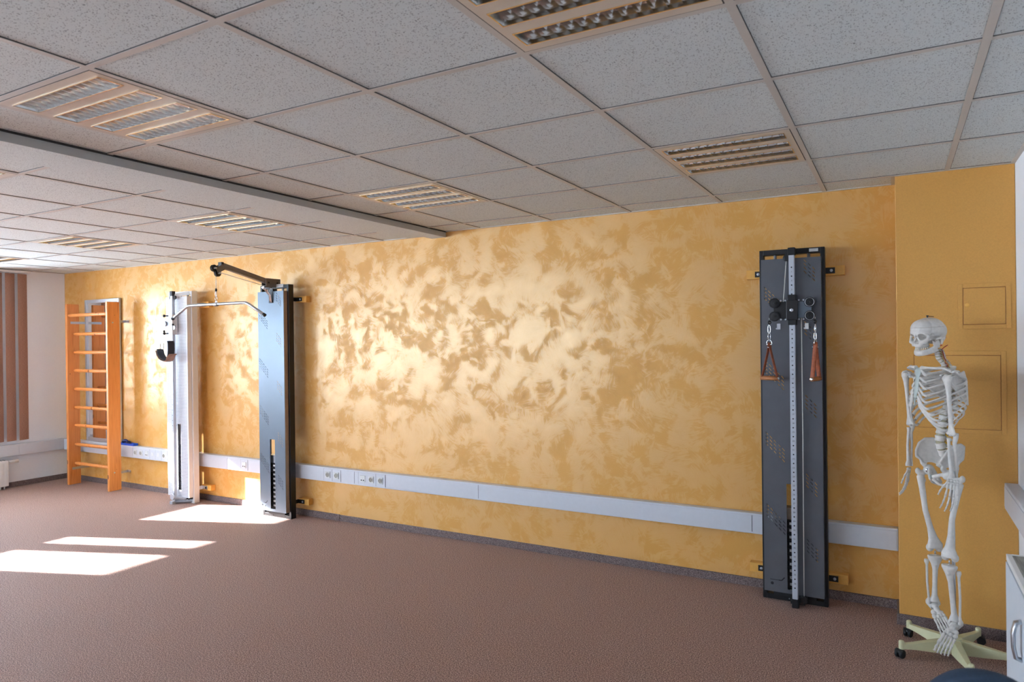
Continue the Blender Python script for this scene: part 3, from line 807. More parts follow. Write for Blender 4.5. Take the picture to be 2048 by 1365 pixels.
# carriage
cr = obj('carriage', box(newbm(), px-.023, px+.023, -.282, -.226, 1.685, 1.865), M['black'], t, bevel=.002)
bm = newbm(); box(bm, px-.030, px+.034, -.288, -.224, 1.715, 1.832); obj('carriage_block', bm, M['black'], cr, bevel=.003)
bm = newbm(); lathe(bm, [(.011, -.288), (.011, -.293), (.006, -.295)], (px, 0, 1.773), 'y', 6); obj('lock_pin', bm, M['steel'], cr)
for s in (-1, 1):
    wg = obj('pulley_arm', box(newbm(), px+s*.03, px+s*.105, -.262, -.255, 1.727, 1.824), M['black'] if s < 0 else M['blue_panel'], cr, bevel=.002)
    for dz in (1.818, 1.738):
        bm = newbm(); wheel(bm, (px+s*.098, -.275, dz), .030, .014); obj('pulley_wheel', bm, M['black'] , wg, smooth=False)
        bm = newbm(); tube(bm, [(px+s*.098+.0245*math.cos(a), -.2835, dz+.0245*math.sin(a)) for a in [k*PI/12 for k in range(24)]], .0016, 6, closed=True); obj('wheel_ring', bm, M['steel'] if s > 0 else M['black_rough'], wg, smooth=True)
        bm = newbm(); lathe(bm, [(.009, -.29), (.009, -.282), (.005, -.294)], (px+s*.094, 0, dz), 'y', 6); obj('axle_nut', bm, M['black'], wg)
    bm = newbm()
    for dx in (.042, .07): 
        for dz in (1.832, 1.719): lathe(bm, [(.005, -.266), (.005, -.262)], (px+s*dx*.9, 0, dz), 'y', 8)
    obj('arm_bolt', bm, M['steel'], wg)
    bm = newbm(); box(bm, px+s*.078-.010, px+s*.078+.010, -.25, -.246, 1.66, 1.695); lathe(bm, [(.005, -.252), (.005, -.246)], (px+s*.078-.012, 0, 1.665), 'y', 8); obj('warning_tab', bm, M['label'] if s > 0 else M['steel'], wg)
bm = newbm()
tube(bm, [(px-.034, -.232, 2.07), (px-.048, -.245, 1.86), (px-.05, -.255, 1.82)], .003, 8)
tube(bm, [(px+.05, -.255, 1.75), (px+.05, -.25, 1.0), (px+.046, -.24, .06)], .003, 8)
for s in (-1, 1): tube(bm, [(px+s*.1, -.275, 1.765), (px+s*.122, -.278, 1.75), (px+s*.127, -.28, 1.72)], .0028, 8)
obj('rope', bm, M['rope'], t, smooth=True)
bm = newbm()
for s in (-1, 1): ell(bm, (px+s*.126, -.28, 1.702), (.011, .011, .012), 12, 8)
obj('rope_stopper', bm, M['black'], t, smooth=True)
bm = newbm(); box(bm, .10, .15, -.1715, -.170, 2.125, 2.143); obj('rating_plate', bm, M['label'], t)
# hand grips hanging from the rope ends
def hand_grip(label, x, y, z, rz):
    h = thing('hand_grip', label, 'hand grip', (x, y, z), rz, 'hand grips on the rope ends')
    bm = newbm()   # carabiner: two elongated rings
    for zc, hh, ax in ((-.028, .026, 0), (-.072, .022, 1)):
        pts = []
        for k in range(20):
            a = 2*PI*k/20; u = .0085*math.cos(a); v = hh*math.sin(a)
            pts.append((u, 0, zc+v) if ax == 0 else (u*.35+.000, u*.94, zc+v))
        tube(bm, pts, .0022, 6, closed=True)
    obj('carabiner', bm, M['chrome'], h, smooth=True)
    bm = newbm(); tube(bm, [(.017*math.cos(a), 0, -.112+.019*math.sin(a)) for a in [PI*k/10 for k in range(11)]]+[(-.017, 0, -.12), (.017, 0, -.12)], .0026, 8, closed=True); obj('d_ring', bm, M['chrome'], h, smooth=True)
    bm = newbm()
    for s in (-1, 1):
        tube(bm, [(s*.0, 0, -.108), (s*.004, s*.002, -.13), (s*.007, 0, -.15), (s*.030, 0, -.24), (s*.050, 0, -.315), (s*.053, 0, -.332)], [(.0036, .013)]*6, 8, ref=(1, 0, 0))
    st = obj('strap', bm, M['leather'], h, smooth=True)
    bm = newbm(); ell(bm, (0, -.012, -.137), (.005, .006, .005), 10, 6); ell(bm, (0, .012, -.137), (.005, .006, .005), 10, 6)
    obj('rivet', bm, M['chrome'], st, smooth=True)
    bm = newbm(); lathe(bm, [(.013, -.058), (.014, 0), (.013, .058)], (0, 0, -.322), 'x', 18); obj('grip_tube', bm, M['handle_wood'], h, smooth=True)
    bm = newbm()
    for s in (-1, 1): lathe(bm, [(.010, s*.058), (.009, s*.061), (.004, s*.063)], (0, 0, -.322), 'x', 14)
    obj('grip_end', bm, M['chrome'], h)
hand_grip('tan leather hand grip seen broadside, left one on the dark station', -.175+px-.127, -.285, 1.69, math.radians(-24))
hand_grip('tan leather hand grip seen edge-on, right one on the dark station', -.175+px+.127, -.285, 1.69, math.radians(74))

# --- blue grey station with overhead boom
t, yf = station('pulldown_station', 'tall blue-grey cable station with an overhead boom arm', -4.6425, 'blue')
bm = newbm()
b0, b1 = Vector((0, -.235, 2.172)), Vector((0, -.735, 2.283))
tube(bm, [b0, b1], [(.021*1.414, .021*1.414)]*2, 4, ref=(1, 0, 1)); obj('boom', bm, M['boom'], t)
bm = newbm(); box(bm, -.023, .023, b1.y-.018, b1.y+.006, b1.z-.026, b1.z+.026); obj('boom_end_cap', bm, M['black'], t, bevel=.003)
bm = newbm()
for s in (-1, 1): box(bm, s*.027-.003, s*.027+.003, -.29, -.12, 2.125, 2.205)
box(bm, -.027, .027, -.15, -.13, 2.13, 2.2)
bb_ = obj('boom_bracket', bm, M['boom'], t, bevel=.003)
bm = newbm()
for y in (-.26, -.16): lathe(bm, [(.009, -.034), (.009, .034)], (0, y, 2.165), 'x', 10)
obj('bracket_bolt', bm, M['black'], bb_)
bm = newbm(); box(bm, .03, .12, -.171, -.165, 2.125, 2.155); obj('rating_plate', bm, M['label'], t)
bm = newbm()
for s in (-1, 1):
    tube(bm, [(s*.026, -.73, 2.268), (s*.026, -.80, 2.232)], [(.003, .026)]*2, 10, ref=(1, 0, 0))
hd = obj('pulley_head', bm, M['boom'], t)
for c in ((0, -.812, 2.252), (0, -.775, 2.212)):
    bm = newbm(); lathe(bm, [(.012, -.013), (.029, -.01), (.024, 0), (.029, .01), (.012, .013)], c, 'x', 26); obj('pulley_wheel', bm, M['black'], hd)
    bm = newbm(); lathe(bm, [(.008, -.034), (.008, .034)], c, 'x', 10); obj('pulley_axle', bm, M['steel'], hd)
bm = newbm()
tube(bm, [(0, -.792, 2.21), (0, -.792, 2.075)], .0022, 6)
tube(bm, [(0, -.78, 2.225), (0, -.24, 2.128), (0, -.2, 2.12), (0, -.16, 2.08)], .0022, 6); obj('steel_cable', bm, M['steel'], t, smooth=True)
# curved chrome holder on the cover top
bm = newbm(); tube(bm, [(.0, -.30, 2.12), (.0, -.27, 2.10), (.012, -.235, 2.05), (.014, -.225, 1.985)], [(.018, .003), (.018, .003), (.018, .003), (.018, .003)], 10, ref=(1, 0, 0)); tube(bm, [(.0, -.30, 2.12), (0, -.29, 2.135), (0, -.25, 2.14)], [(.018, .003)]*3, 10, ref=(1, 0, 0))
obj('bar_holder', bm, M['chrome'], t, smooth=True)
bm = newbm(); box(bm, -.02, .035, -.2165, -.165, 1.98, 2.11); obj('cover_recess', bm, M['black'], t)
bm = newbm()
for x in (-.05, .1): lathe(bm, [(.005, -.17), (.005, -.173)], (x, 0, .015), 'y', 10)
obj('frame_bolt', bm, M['black'], t)
# lat bar
h = thing('lat_bar', 'bent steel pulldown bar hanging from the boom cable', 'pulldown bar', (-4.6425, -.792, 2.08))
bm = newbm(); ell(bm, (0, 0, -.012), (.009, .009, .016), 12, 8); obj('cable_stopper', bm, M['black'], h, smooth=True)
bm = newbm()
for zc, hh, q in ((-.045, .024, 0), (-.085, .024, 1)):
    tube(bm, [((.009*math.cos(a) if q == 0 else 0), (.009*math.cos(a) if q else 0), zc+hh*math.sin(a)) for a in [2*PI*k/18 for k in range(18)]], .0024, 6, closed=True)
obj('carabiner', bm, M['chrome'], h, smooth=True)
bm = newbm(); tube(bm, [(0, 0, -.100), (0, 0, -.128)], [(.003, .008), (.003, .022)], 8, ref=(0, 1, 0)); lathe(bm, [(.017, -.016), (.017, .016)], (0, 0, -.133), 'x', 18)
obj('bar_eye', bm, M['steel'], h, smooth=False)
bm = newbm(); pts = [(-.575, 0, -.235), (-.40, 0, -.145), (-.365, 0, -.133), (-.30, 0, -.131), (0, 0, -.131), (.30, 0, -.131), (.365, 0, -.133), (.40, 0, -.145), (.575, 0, -.235)]
tube(bm, pts, .0125, 16); br = obj('bar', bm, M['steel'], h, smooth=True)
bm = newbm()
for s in (-1, 1): tube(bm, [(s*.573, 0, -.234), (s*.590, 0, -.2425)], .0145, 14)
obj('end_cap', bm, M['black'], h, smooth=False)

# --- white station
t, yf = station('pulley_station', 'white cable pulley station with perforated cover, beside the wall bars', -6.01, 'white')
post(t, .0, yf, .03, 2.10, numbers=False)
px = 0
bm = newbm(); box(bm, px-.018, px+.018, -.274, -.236, 2.10, 2.15); obj('top_cap', bm, M['pane_dark'], t, bevel=.002)
bm = newbm(); tube(bm, [(.0, -.25, 2.105), (.15, -.17, 2.13)], [(.004, .018)]*2, 4, ref=(0, 1, 0)); obj('top_brace', bm, M['white_metal'], t)
bm = newbm(); wheel(bm, (-.028, -.25, 2.085), .02); wheel(bm, (.028, -.25, 2.085), .02); obj('top_pulley', bm, M['pane_dark'], t)
bm = newbm(); box(bm, -.022, .022, -.30, -.23, 0, .03); tube(bm, [(0, -.27, .02), (.165, -.14, .02)], [(.02, .02)]*2, 4, ref=(0, 0, 1)); lathe(bm, [(.03, -.30), (.03, -.285)], (.012, 0, .075), 'y', 20)
tube(bm, [(.01, -.29, .07), (.10, -.20, .045)], .016, 10); obj('foot_bracket', bm, M['alu'], t, bevel=.001)
cr = obj('carriage', box(newbm(), -.024, .034, -.285, -.228, 1.71, 1.915), M['white_metal'], t, bevel=.003)
bm = newbm(); box(bm, -.102, -.022, -.286, -.262, 1.76, 1.875); obj('side_plate', bm, M['alu'], cr, bevel=.004)
for z in (1.90, 1.722):
    bm = newbm(); tube(bm, [(-.03, -.285, z), (-.055, -.30, z)], .006, 8); ell(bm, (-.066, -.305, z), (.014, .014, .014), 12, 8); obj('clamp_knob', bm, M['black'], cr, smooth=True)
for p in ((-.09, -.29, 1.745), (.045, -.285, 1.81)):
    bm = newbm(); ell(bm, p, (.011, .011, .011), 12, 8); obj('cord_stopper', bm, M['black'], cr, smooth=True)
bm = newbm(); wheel(bm, (-.075, -.295, 1.82), .028); wheel(bm, (.045, -.27, 1.78), .022); obj('pulley_wheel', bm, M['steel'], cr)
# ankle cuff hanging on it
h = thing('ankle_cuff', 'brown padded ankle cuff hanging on the white station', 'ankle cuff', (-6.01, -.315, 1.74), 0)
bm = newbm()
def ring(bm, c, a, b, r, rot=0, n=16, sq=False):
    pts = []
    for k in range(n):
        t_ = 2*PI*k/n; u, v = a*math.cos(t_), b*math.sin(t_)
        pts.append(Vector(c)+Vector((u*math.cos(rot)-v*math.sin(rot), 0, u*math.sin(rot)+v*math.cos(rot))))
    tube(bm, pts, r, 6, closed=True)
for c, a, b, rt in (((-.092, 0, -.02), .006, .022, 0), ((-.097, 0, -.06), .008, .026, -.15), ((-.103, 0, -.098), .009, .024, .2)): ring(bm, c, a, b, .002, rt)
for c, a, b, rt in (((.045, 0, .04), .006, .022, 0), ((.05, 0, .0), .008, .024, .2), ((.052, 0, -.04), .008, .022, -.2), ((.058, 0, -.075), .013, .014, .2)): ring(bm, c, a, b, .002, rt)
obj('chain', bm, M['chrome'], h, smooth=True)
bm = newbm(); q = .042; cx, cz = -.092, -.145; R_ = math.radians(35)
pts = []
for k in range(4):
    a0 = R_+k*PI/2; a1 = a0+PI/2
    pa = Vector((cx+q*math.cos(a0), 0, cz+q*math.sin(a0))); pb = Vector((cx+q*math.cos(a1), 0, cz+q*math.sin(a1)))
    pts += [pa.lerp(pb, .12), pa.lerp(pb, .5), pa.lerp(pb, .88)]
tube(bm, pts, .003, 8, closed=True); obj('square_ring', bm, M['boom'], h, smooth=True)
cuff = [(-.135, -.19), (-.118, -.235), (-.085, -.27), (-.045, -.29), (.0, -.30), (.03, -.285), (.055, -.245), (.085, -.225)]
bm = newbm(); tube(bm, [(x, -.0, z) for x, z in cuff], [(.0035, .045)]*len(cuff), 12, ref=(0, 0, 1)); o = obj('cuff_shell', bm, M['leather_brown'], h, smooth=True)
inner = [(-.125, -.175), (-.108, -.225), (-.078, -.258), (-.04, -.277), (.0, -.286), (.026, -.272), (.05, -.225), (.056, -.18), (.055, -.12), (.045, -.095)]
bm = newbm(); tube(bm, [(x, .0, z) for x, z in inner], [(.006, .038)]*len(inner), 12, ref=(0, 0, 1)); obj('cuff_padding', bm, M['pad'], h, smooth=True)
#@@PART3
# ------------------------------------------------------------------ skeleton on its rolling stand
SO = Vector((.595, -.56, 0))
T_L = Vector((.5, -.866, 0)); T_F = Vector((-.866, -.5, 0)); UP = Vector((0, 0, 1))
sk = thing('skeleton_model', 'life-size white anatomical skeleton hanging beside the pillar', 'skeleton', tuple(SO))
def wp(o, l, f, z): return Vector(o)+T_L*l+T_F*f+UP*z-SO
TO = (.552, -.572, 0)     # thorax axis
PO = (.560, -.585, 0)     # pelvis axis
def bone(name, bm, parent=None, voxel=.0028, sm=3, m='bone'):
    o = obj(name, bm, M[m], parent or sk); fuse(o, voxel, sm); return o
# ---- spine
def spine_pt(z):
    """f offset of the vertebral bodies at height z"""
    ks = [(.95, -.065), (1.0, -.035), (1.08, -.012), (1.18, -.028), (1.30, -.062), (1.40, -.066), (1.46, -.040), (1.51, -.008), (1.56, .006)]
    for (a, fa), (b, fb) in zip(ks[:-1], ks[1:]):
        if a <= z <= b:
            t = (z-a)/(b-a); t = t*t*(3-2*t); return fa+(fb-fa)*t
    return .006 if z > 1.5 else ks[0][1]
heads = []
z = 1.005
for i in range(5): heads.append((z, .036-.001*i, .022, .0155)); z += .036
for i in range(12): h_ = .0255-.0005*i; heads.append((z, h_, .0185-.0005*i, .013)); z += h_
for i in range(7): h_ = (1.545-z)/(7-i) if i < 7 else .013; heads.append((z, h_, .0125, .010)); z += h_
zz = heads[-1][0]+heads[-1][1]
bm = newbm()
pts = [wp(TO, 0, spine_pt(a[0]+a[1]/2)+.0, a[0]+a[1]/2) for a in heads]
tube(bm, pts, [(a[2]*.98, a[2]*.82) for a in heads], 16, ref=T_L)
sp = obj('spine', bm, M['disc'], sk, smooth=True)
def rotm(f): return None
for i, (z, h_, r, rb) in enumerate(heads):
    bm = newbm(); f0 = spine_pt(z+h_/2); c = wp(TO, 0, f0, z+h_/2)
    gap = .0035 if i > 4 else .0075
    a = wp(TO, 0, spine_pt(z+gap/2), z+gap/2); b = wp(TO, 0, spine_pt(z+h_-gap/2), z+h_-gap/2)
    tube(bm, [a, a.lerp(b, .15), a.lerp(b, .5), a.lerp(b, .85), b], [(r*1.10, r*.95), (r*1.10, r*.95), (r*1.01, r*.87), (r*1.10, r*.95), (r*1.10, r*.95)], 14, ref=T_L)
    k = 1. if i < 5 else (.85 if i < 17 else .55)
    back = c-T_F*(r+.012)
    tube(bm, [c-T_F*r*.6, back], [.008*k, .009*k], 8)
    dn = -.012 if i < 5 else (-.026 if i < 15 else -.01)
    tube(bm, [back, back-T_F*.028*k+UP*dn], [(.0035, .008*k), (.003, .006*k)], 8, ref=T_L)
    for s in (-1, 1):
        tube(bm, [back+T_F*.006, back+T_L*s*.030*k-T_F*.004], [.006*k, .0045*k], 8)
        ell(bm, back+T_L*s*.012*k+UP*h_*.35, (.006*k, .006*k, .010*k), 8, 6)
    obj('vertebra', bm, M['bone'], sp, smooth=True)
bm = newbm()
for i, (z, h_, r, rb) in enumerate(heads):
    if 4 < i < 17: continue
    for s in (-1, 1):
        c = wp(TO, s*r*.75, spine_pt(z)-r*.75, z+.002)
        tube(bm, [c, c+T_L*s*.016+UP*-.006, c+T_L*s*.022-UP*.012], [.004 if i < 5 else .0022, .0035 if i < 5 else .0018, .0015], 8)
obj('nerve_roots', bm, M['nerve'], sp, smooth=True)
bm = newbm()
for s in (-1, 1):
    pts = [wp(TO, s*(.017+.003*math.sin(k*2.2)), -.046+.0035*k+.004*math.cos(k*2.9), 1.455+.011*k) for k in range(9)]
    pts += [wp(TO, s*.03, -.025, 1.556), wp(TO, s*.02, -.045, 1.564)]
    tube(bm, pts, .0024, 6)
obj('vertebral_artery', bm, M['artery'], sp, smooth=True)

# ---- rib cage
stern = lambda z: .088+(1.45-z)*.14       # f of the sternum front at height z
bm = newbm()
pts = [wp(TO, 0, stern(z), z) for z in (1.452, 1.435, 1.405, 1.395, 1.34, 1.30)]
tube(bm, pts, [(.022, .006), (.027, .006), (.014, .005), (.017, .005), (.018, .005), (.011, .004)], 14, ref=T_L)
tube(bm, [wp(TO, 0, stern(1.30), 1.30), wp(TO, 0, stern(1.265), 1.262)], [(.009, .004), (.004, .003)], 10, ref=T_L)
cage = obj('sternum', bm, M['cartilage'], sk, smooth=True)
rib_front = {}; rib_prev = {}
W_ = [.058, .082, .100, .112, .121, .127, .131, .133, .131, .124, .108, .088]
for i in range(12):
    zs = heads[16-i][0]+heads[16-i][1]*.7       # attachment height at the spine
    for s in (-1, 1):
        w = W_[i]; fb = spine_pt(zs)-.012
        ff = stern(1.42)-.004+min(i, 4)*.004-.011*max(0, i-5)
        zend = zs-(.040+.0115*min(i, 9)) if i < 10 else zs-.06
        tmax = [.80, .82, .83, .83, .82, .80, .76, .71, .66, .60, .42, .30][i]
        pts = []; nn = 22
        for k in range(nn+1):
            t_ = k/nn*tmax
            a = t_*PI
            l = w*abs(math.sin(a))**.78
            f = fb-.030*math.sin(min(1, t_/.35)*PI)*(.9)+(ff-fb)*(1-math.cos(a))/2
            zq = zs+.004*math.sin(min(1, t_/.15)*PI/2)-(zs-zend)*(t_/.8)**1.15
            pts.append(wp(TO, s*(l+.010*(1-t_)), f, zq))
        bm = newbm()
        rr = [(.0030, .0080 if i else .009)]*len(pts)
        if i > 9: rr = [(.0026, .0055*(1-.5*k/nn)) for k in range(nn+1)]
        # the flat of a rib faces outward: use the local radial direction as reference
        tube(bm, pts, rr, 8, ref=(T_L*s))
        obj('rib', bm, M['bone'], cage, smooth=True)
        rib_front[(i, s)] = pts[-1]; rib_prev[(i, s)] = pts[-3]
bm = newbm()
for s in (-1, 1):
    for i in range(7):
        zt = [1.44, 1.402, 1.378, 1.352, 1.33, 1.31, 1.297][i]
        e = wp(TO, s*.018, stern(zt), zt); a = rib_front[(i, s)]
        c0 = a+(a-rib_prev[(i, s)]).normalized()*(a-e).length*.38; c1 = e-T_L*s*-.022-UP*(.002+.004*i)
        pts = [a*(1-t_)**3+c0*3*t_*(1-t_)**2+c1*3*t_*t_*(1-t_)+e*t_**3 for t_ in [k/8 for k in range(9)]]
        tube(bm, pts, [(.0035, .0070)]*9, 8, ref=T_L*s)
    prev = None
    for i in (7, 8, 9):
        a = rib_front[(i, s)]; zt = 1.297-.001*(i-6)
        e = wp(TO, s*(.022+.003*(i-7)), stern(1.29)-.003, 1.287-.010*(i-7))
        c0 = a+(a-rib_prev[(i, s)]).normalized()*(a-e).length*.32; c1 = e+T_L*s*.030-UP*.030
        pts = [a*(1-t_)**3+c0*3*t_*(1-t_)**2+c1*3*t_*t_*(1-t_)+e*t_**3 for t_ in [k/9 for k in range(10)]]
        tube(bm, pts, [(.0035, .0066)]*10, 8, ref=T_L*s)
obj('costal_cartilage', bm, M['bone'], cage, smooth=True)

# ---- shoulder girdle and arms
SHL = {1: wp((0, 0, 0), 0, 0, 0)+Vector((.590, -.745, 1.405)), -1: wp((0, 0, 0), 0, 0, 0)+Vector((.418, -.447, 1.408))}
for s in (-1, 1):
    sh = SHL[s]
    acr = sh-T_F*.018+T_L*s*.006+UP*.034
    st = wp(TO, s*.022, stern(1.447), 1.452)
    bm = newbm(); m1 = st.lerp(acr, .3)+T_F*.016+UP*.006; m2 = st.lerp(acr, .72)-T_F*.004+UP*.010
    tube(bm, [st, st.lerp(m1, .5), m1, m1.lerp(m2, .5), m2, acr], [.011, .0075, .006, .006, .0065, (.008, .006)], 12); bone('collar_bone', bm, voxel=.0025)
    # shoulder blade: bent triangular plate with a spine
    gl = sh-T_L*s*.022-T_F*.012
    sup = wp(TO, s*.062, -.098, 1.435); med = wp(TO, s*.058, -.115, 1.385); inf = wp(TO, s*.078, -.106, 1.268)
    bm = newbm(); n = 8
    def tri(a, b, c, th):
        nrm = (b-a).cross(c-a).normalized()*th
        rows = [[], []]
        for q, sg in ((0, 1), (1, -1)):
            vs = [bm.verts.new(p+nrm*sg) for p in (a, b, c)]; rows[q] = vs
        bm.faces.new(rows[0]); bm.faces.new(rows[1][::-1])
        for i in range(3):
            j = (i+1) % 3; bm.faces.new((rows[0][i], rows[0][j], rows[1][j], rows[1][i]))
    tri(gl, sup, med, .0022); tri(gl, med, inf, .0022)
    tube(bm, [sup, med, inf], .0042, 8); tube(bm, [gl, gl.lerp(inf, .5)-T_L*s*.004, inf], [.009, .006, .006], 8)
    tube(bm, [sup, sup.lerp(gl, .6)-UP*.006, gl], [.003, .004, .010], 8)
    tube(bm, [med+UP*.008, med.lerp(acr, .5)-T_F*.012, acr], [(.004, .006), (.006, .009), (.016, .006)], 8)
    ell(bm, gl, (.013, .013, .018), 10, 8)
    tube(bm, [gl+UP*.012, gl+UP*.02+T_F*.022, gl+UP*.014+T_F*.036+T_L*s*.006], [.008, .006, .006], 8)
    bone('shoulder_blade', bm, voxel=.0028, sm=4)
ARM = {1: dict(el=Vector((.604, -.752, 1.140)), wr=Vector((.610, -.748, .930)), tip=Vector((.596, -.770, .792))),
       -1: dict(el=Vector((.436, -.436, 1.145)), wr=Vector((.432, -.440, .922)), tip=Vector((.410, -.452, .772)))}
def hand(bm, wr, dn, side, palm, L=.16, curl=.3, thumb=1.):
    """wr wrist, dn direction of the fingers, side towards the thumb, palm the way the palm faces"""
    for r in range(2):
        for k in range(4): ell(bm, wr+side*(.018-.012*k)+dn*(.008+.013*r)+palm*.001, (.0078, .0068, .0075), 8, 6)
    lens = [.92, 1.0, .95, .78]
    for k in range(4):
        o = wr+side*(.019-.0125*k)+dn*.026
        spread = side*(.0045*(1.5-k))
        q = o; d = (dn+side*(.075*(1.5-k))).normalized()
        for j, (ln, r) in enumerate(((.058, .0040), (.036, .0036), (.022, .0031), (.016, .0027))):
            ln *= lens[k]*L/.16
            e = q+d*ln
            tube(bm, [q, q.lerp(e, .15), q.lerp(e, .5), q.lerp(e, .85), e], [r*1.45, r*1.35, r*.85, r*1.3, r*1.3], 8)
            q = e+d*.0012; d = (d+palm*curl*(1+.2*j)*(1 if j < 3 else 0)).normalized()
    q = wr+side*.020+dn*.012; d = (dn*.88+side*.40+palm*.25).normalized()
    for ln, r in ((.036, .0042), (.027, .0036), (.020, .0032)):
        e = q+d*ln*thumb; tube(bm, [q, q.lerp(e, .5), e], [r*1.4, r*.9, r*1.3], 8); q = e; d = (d+dn*.35).normalized()
for s in (-1, 1):
    sh = SHL[s]; A = {k: v-SO for k, v in ARM[s].items()}; el, wr, tip = A['el'], A['wr'], A['tip']
    ax = (el-sh).normalized(); lat = (T_L*s-ax*ax.dot(T_L*s)).normalized(); fr = T_F
    bm = newbm()
    ell(bm, sh-lat*.006, (.020, .020, .021), 14, 10); ell(bm, sh+lat*.012-ax*.002, (.014, .013, .017), 12, 8); ell(bm, sh+fr*.014+ax*.006, (.008, .008, .012), 10, 8)
    tube(bm, [sh+ax*.008, sh+ax*.035, sh.lerp(el, .3), sh.lerp(el, .6), sh.lerp(el, .85), el-ax*.012, el], [.019, .0135, .0105, .0098, (.014, .009), (.026, .009), (.030, .010)], 14, ref=lat)
    ell(bm, el+lat*.016, (.010, .010, .011), 10, 8); ell(bm, el-lat*.004, (.011, .011, .012), 10, 8); ell(bm, el-lat*.029-ax*.004, (.008, .008, .009), 10, 8)
    bone('upper_arm_bone', bm, voxel=.003)
    # forearm: the left hand is seen from its back, the right from the thumb side
    ax2 = (wr-el).normalized(); side = Vector((-.75, -.66, 0)) if s > 0 else Vector((-.92, -.4, 0))
    side = (side-ax2*ax2.dot(side)).normalized()
    side2 = (Vector((-.98, .1, 0)) if s > 0 else Vector((-.8, -.6, 0))); side2 = (side2-ax2*ax2.dot(side2)).normalized()
    lo = el+ax2*.014
    bm = newbm()
    kk = 1. if s > 0 else .6; u0 = lo-side2*.010*kk; u1 = wr-side*.017*kk
    tube(bm, [u0-T_F*.012-ax2*.020, u0-T_F*.008, u0+ax2*.03, u0.lerp(u1, .4)-side*.003, u0.lerp(u1, .8), u1-ax2*.006, u1], [.010, .012, .0095, .0068, .0058, .0075, .0065], 12)
    bone('ulna', bm, voxel=.0026)
    bm = newbm(); r0 = lo+side2*.013*kk+ax2*.003; r1 = wr+side*.009*kk
    tube(bm, [r0, r0+ax2*.008, r0+ax2*.02, r0.lerp(r1, .45)+side*.004, r0.lerp(r1, .85), r1-ax2*.012, r1], [.0105, .0085, .0072, .0072, .0095, (.0165, .010), (.0155, .010)], 12, ref=side)
    bone('radius_bone', bm, voxel=.0026)
    dn = (tip-wr).normalized(); palm = T_F.cross(dn) if False else (side.cross(dn)*(-1 if s > 0 else 1)).normalized()
    if s > 0: palm = (Vector((-.35, .5, 0))-dn*dn.dot(Vector((-.35, .5, 0)))).normalized(); sd = (side2-dn*dn.dot(side2)).normalized()
    else: palm = (Vector((-.6, .35, 0))-dn*dn.dot(Vector((-.6, .35, 0)))).normalized(); sd = (Vector((-.22, -.97, 0))-dn*dn.dot(Vector((-.22, -.97, 0)))).normalized()
    bm = newbm(); hand(bm, wr+dn*.006, dn, sd, palm, curl=.14 if s > 0 else .20); hb = obj('hand_bones', bm, M['bone'], sk, smooth=True)
    # metal shoulder pin
    bm = newbm(); cyl(bm, sh-T_L*s*.045, sh-T_L*s*.006, .006, 10); obj('shoulder_pin', bm, M['steel'], sk, smooth=True)

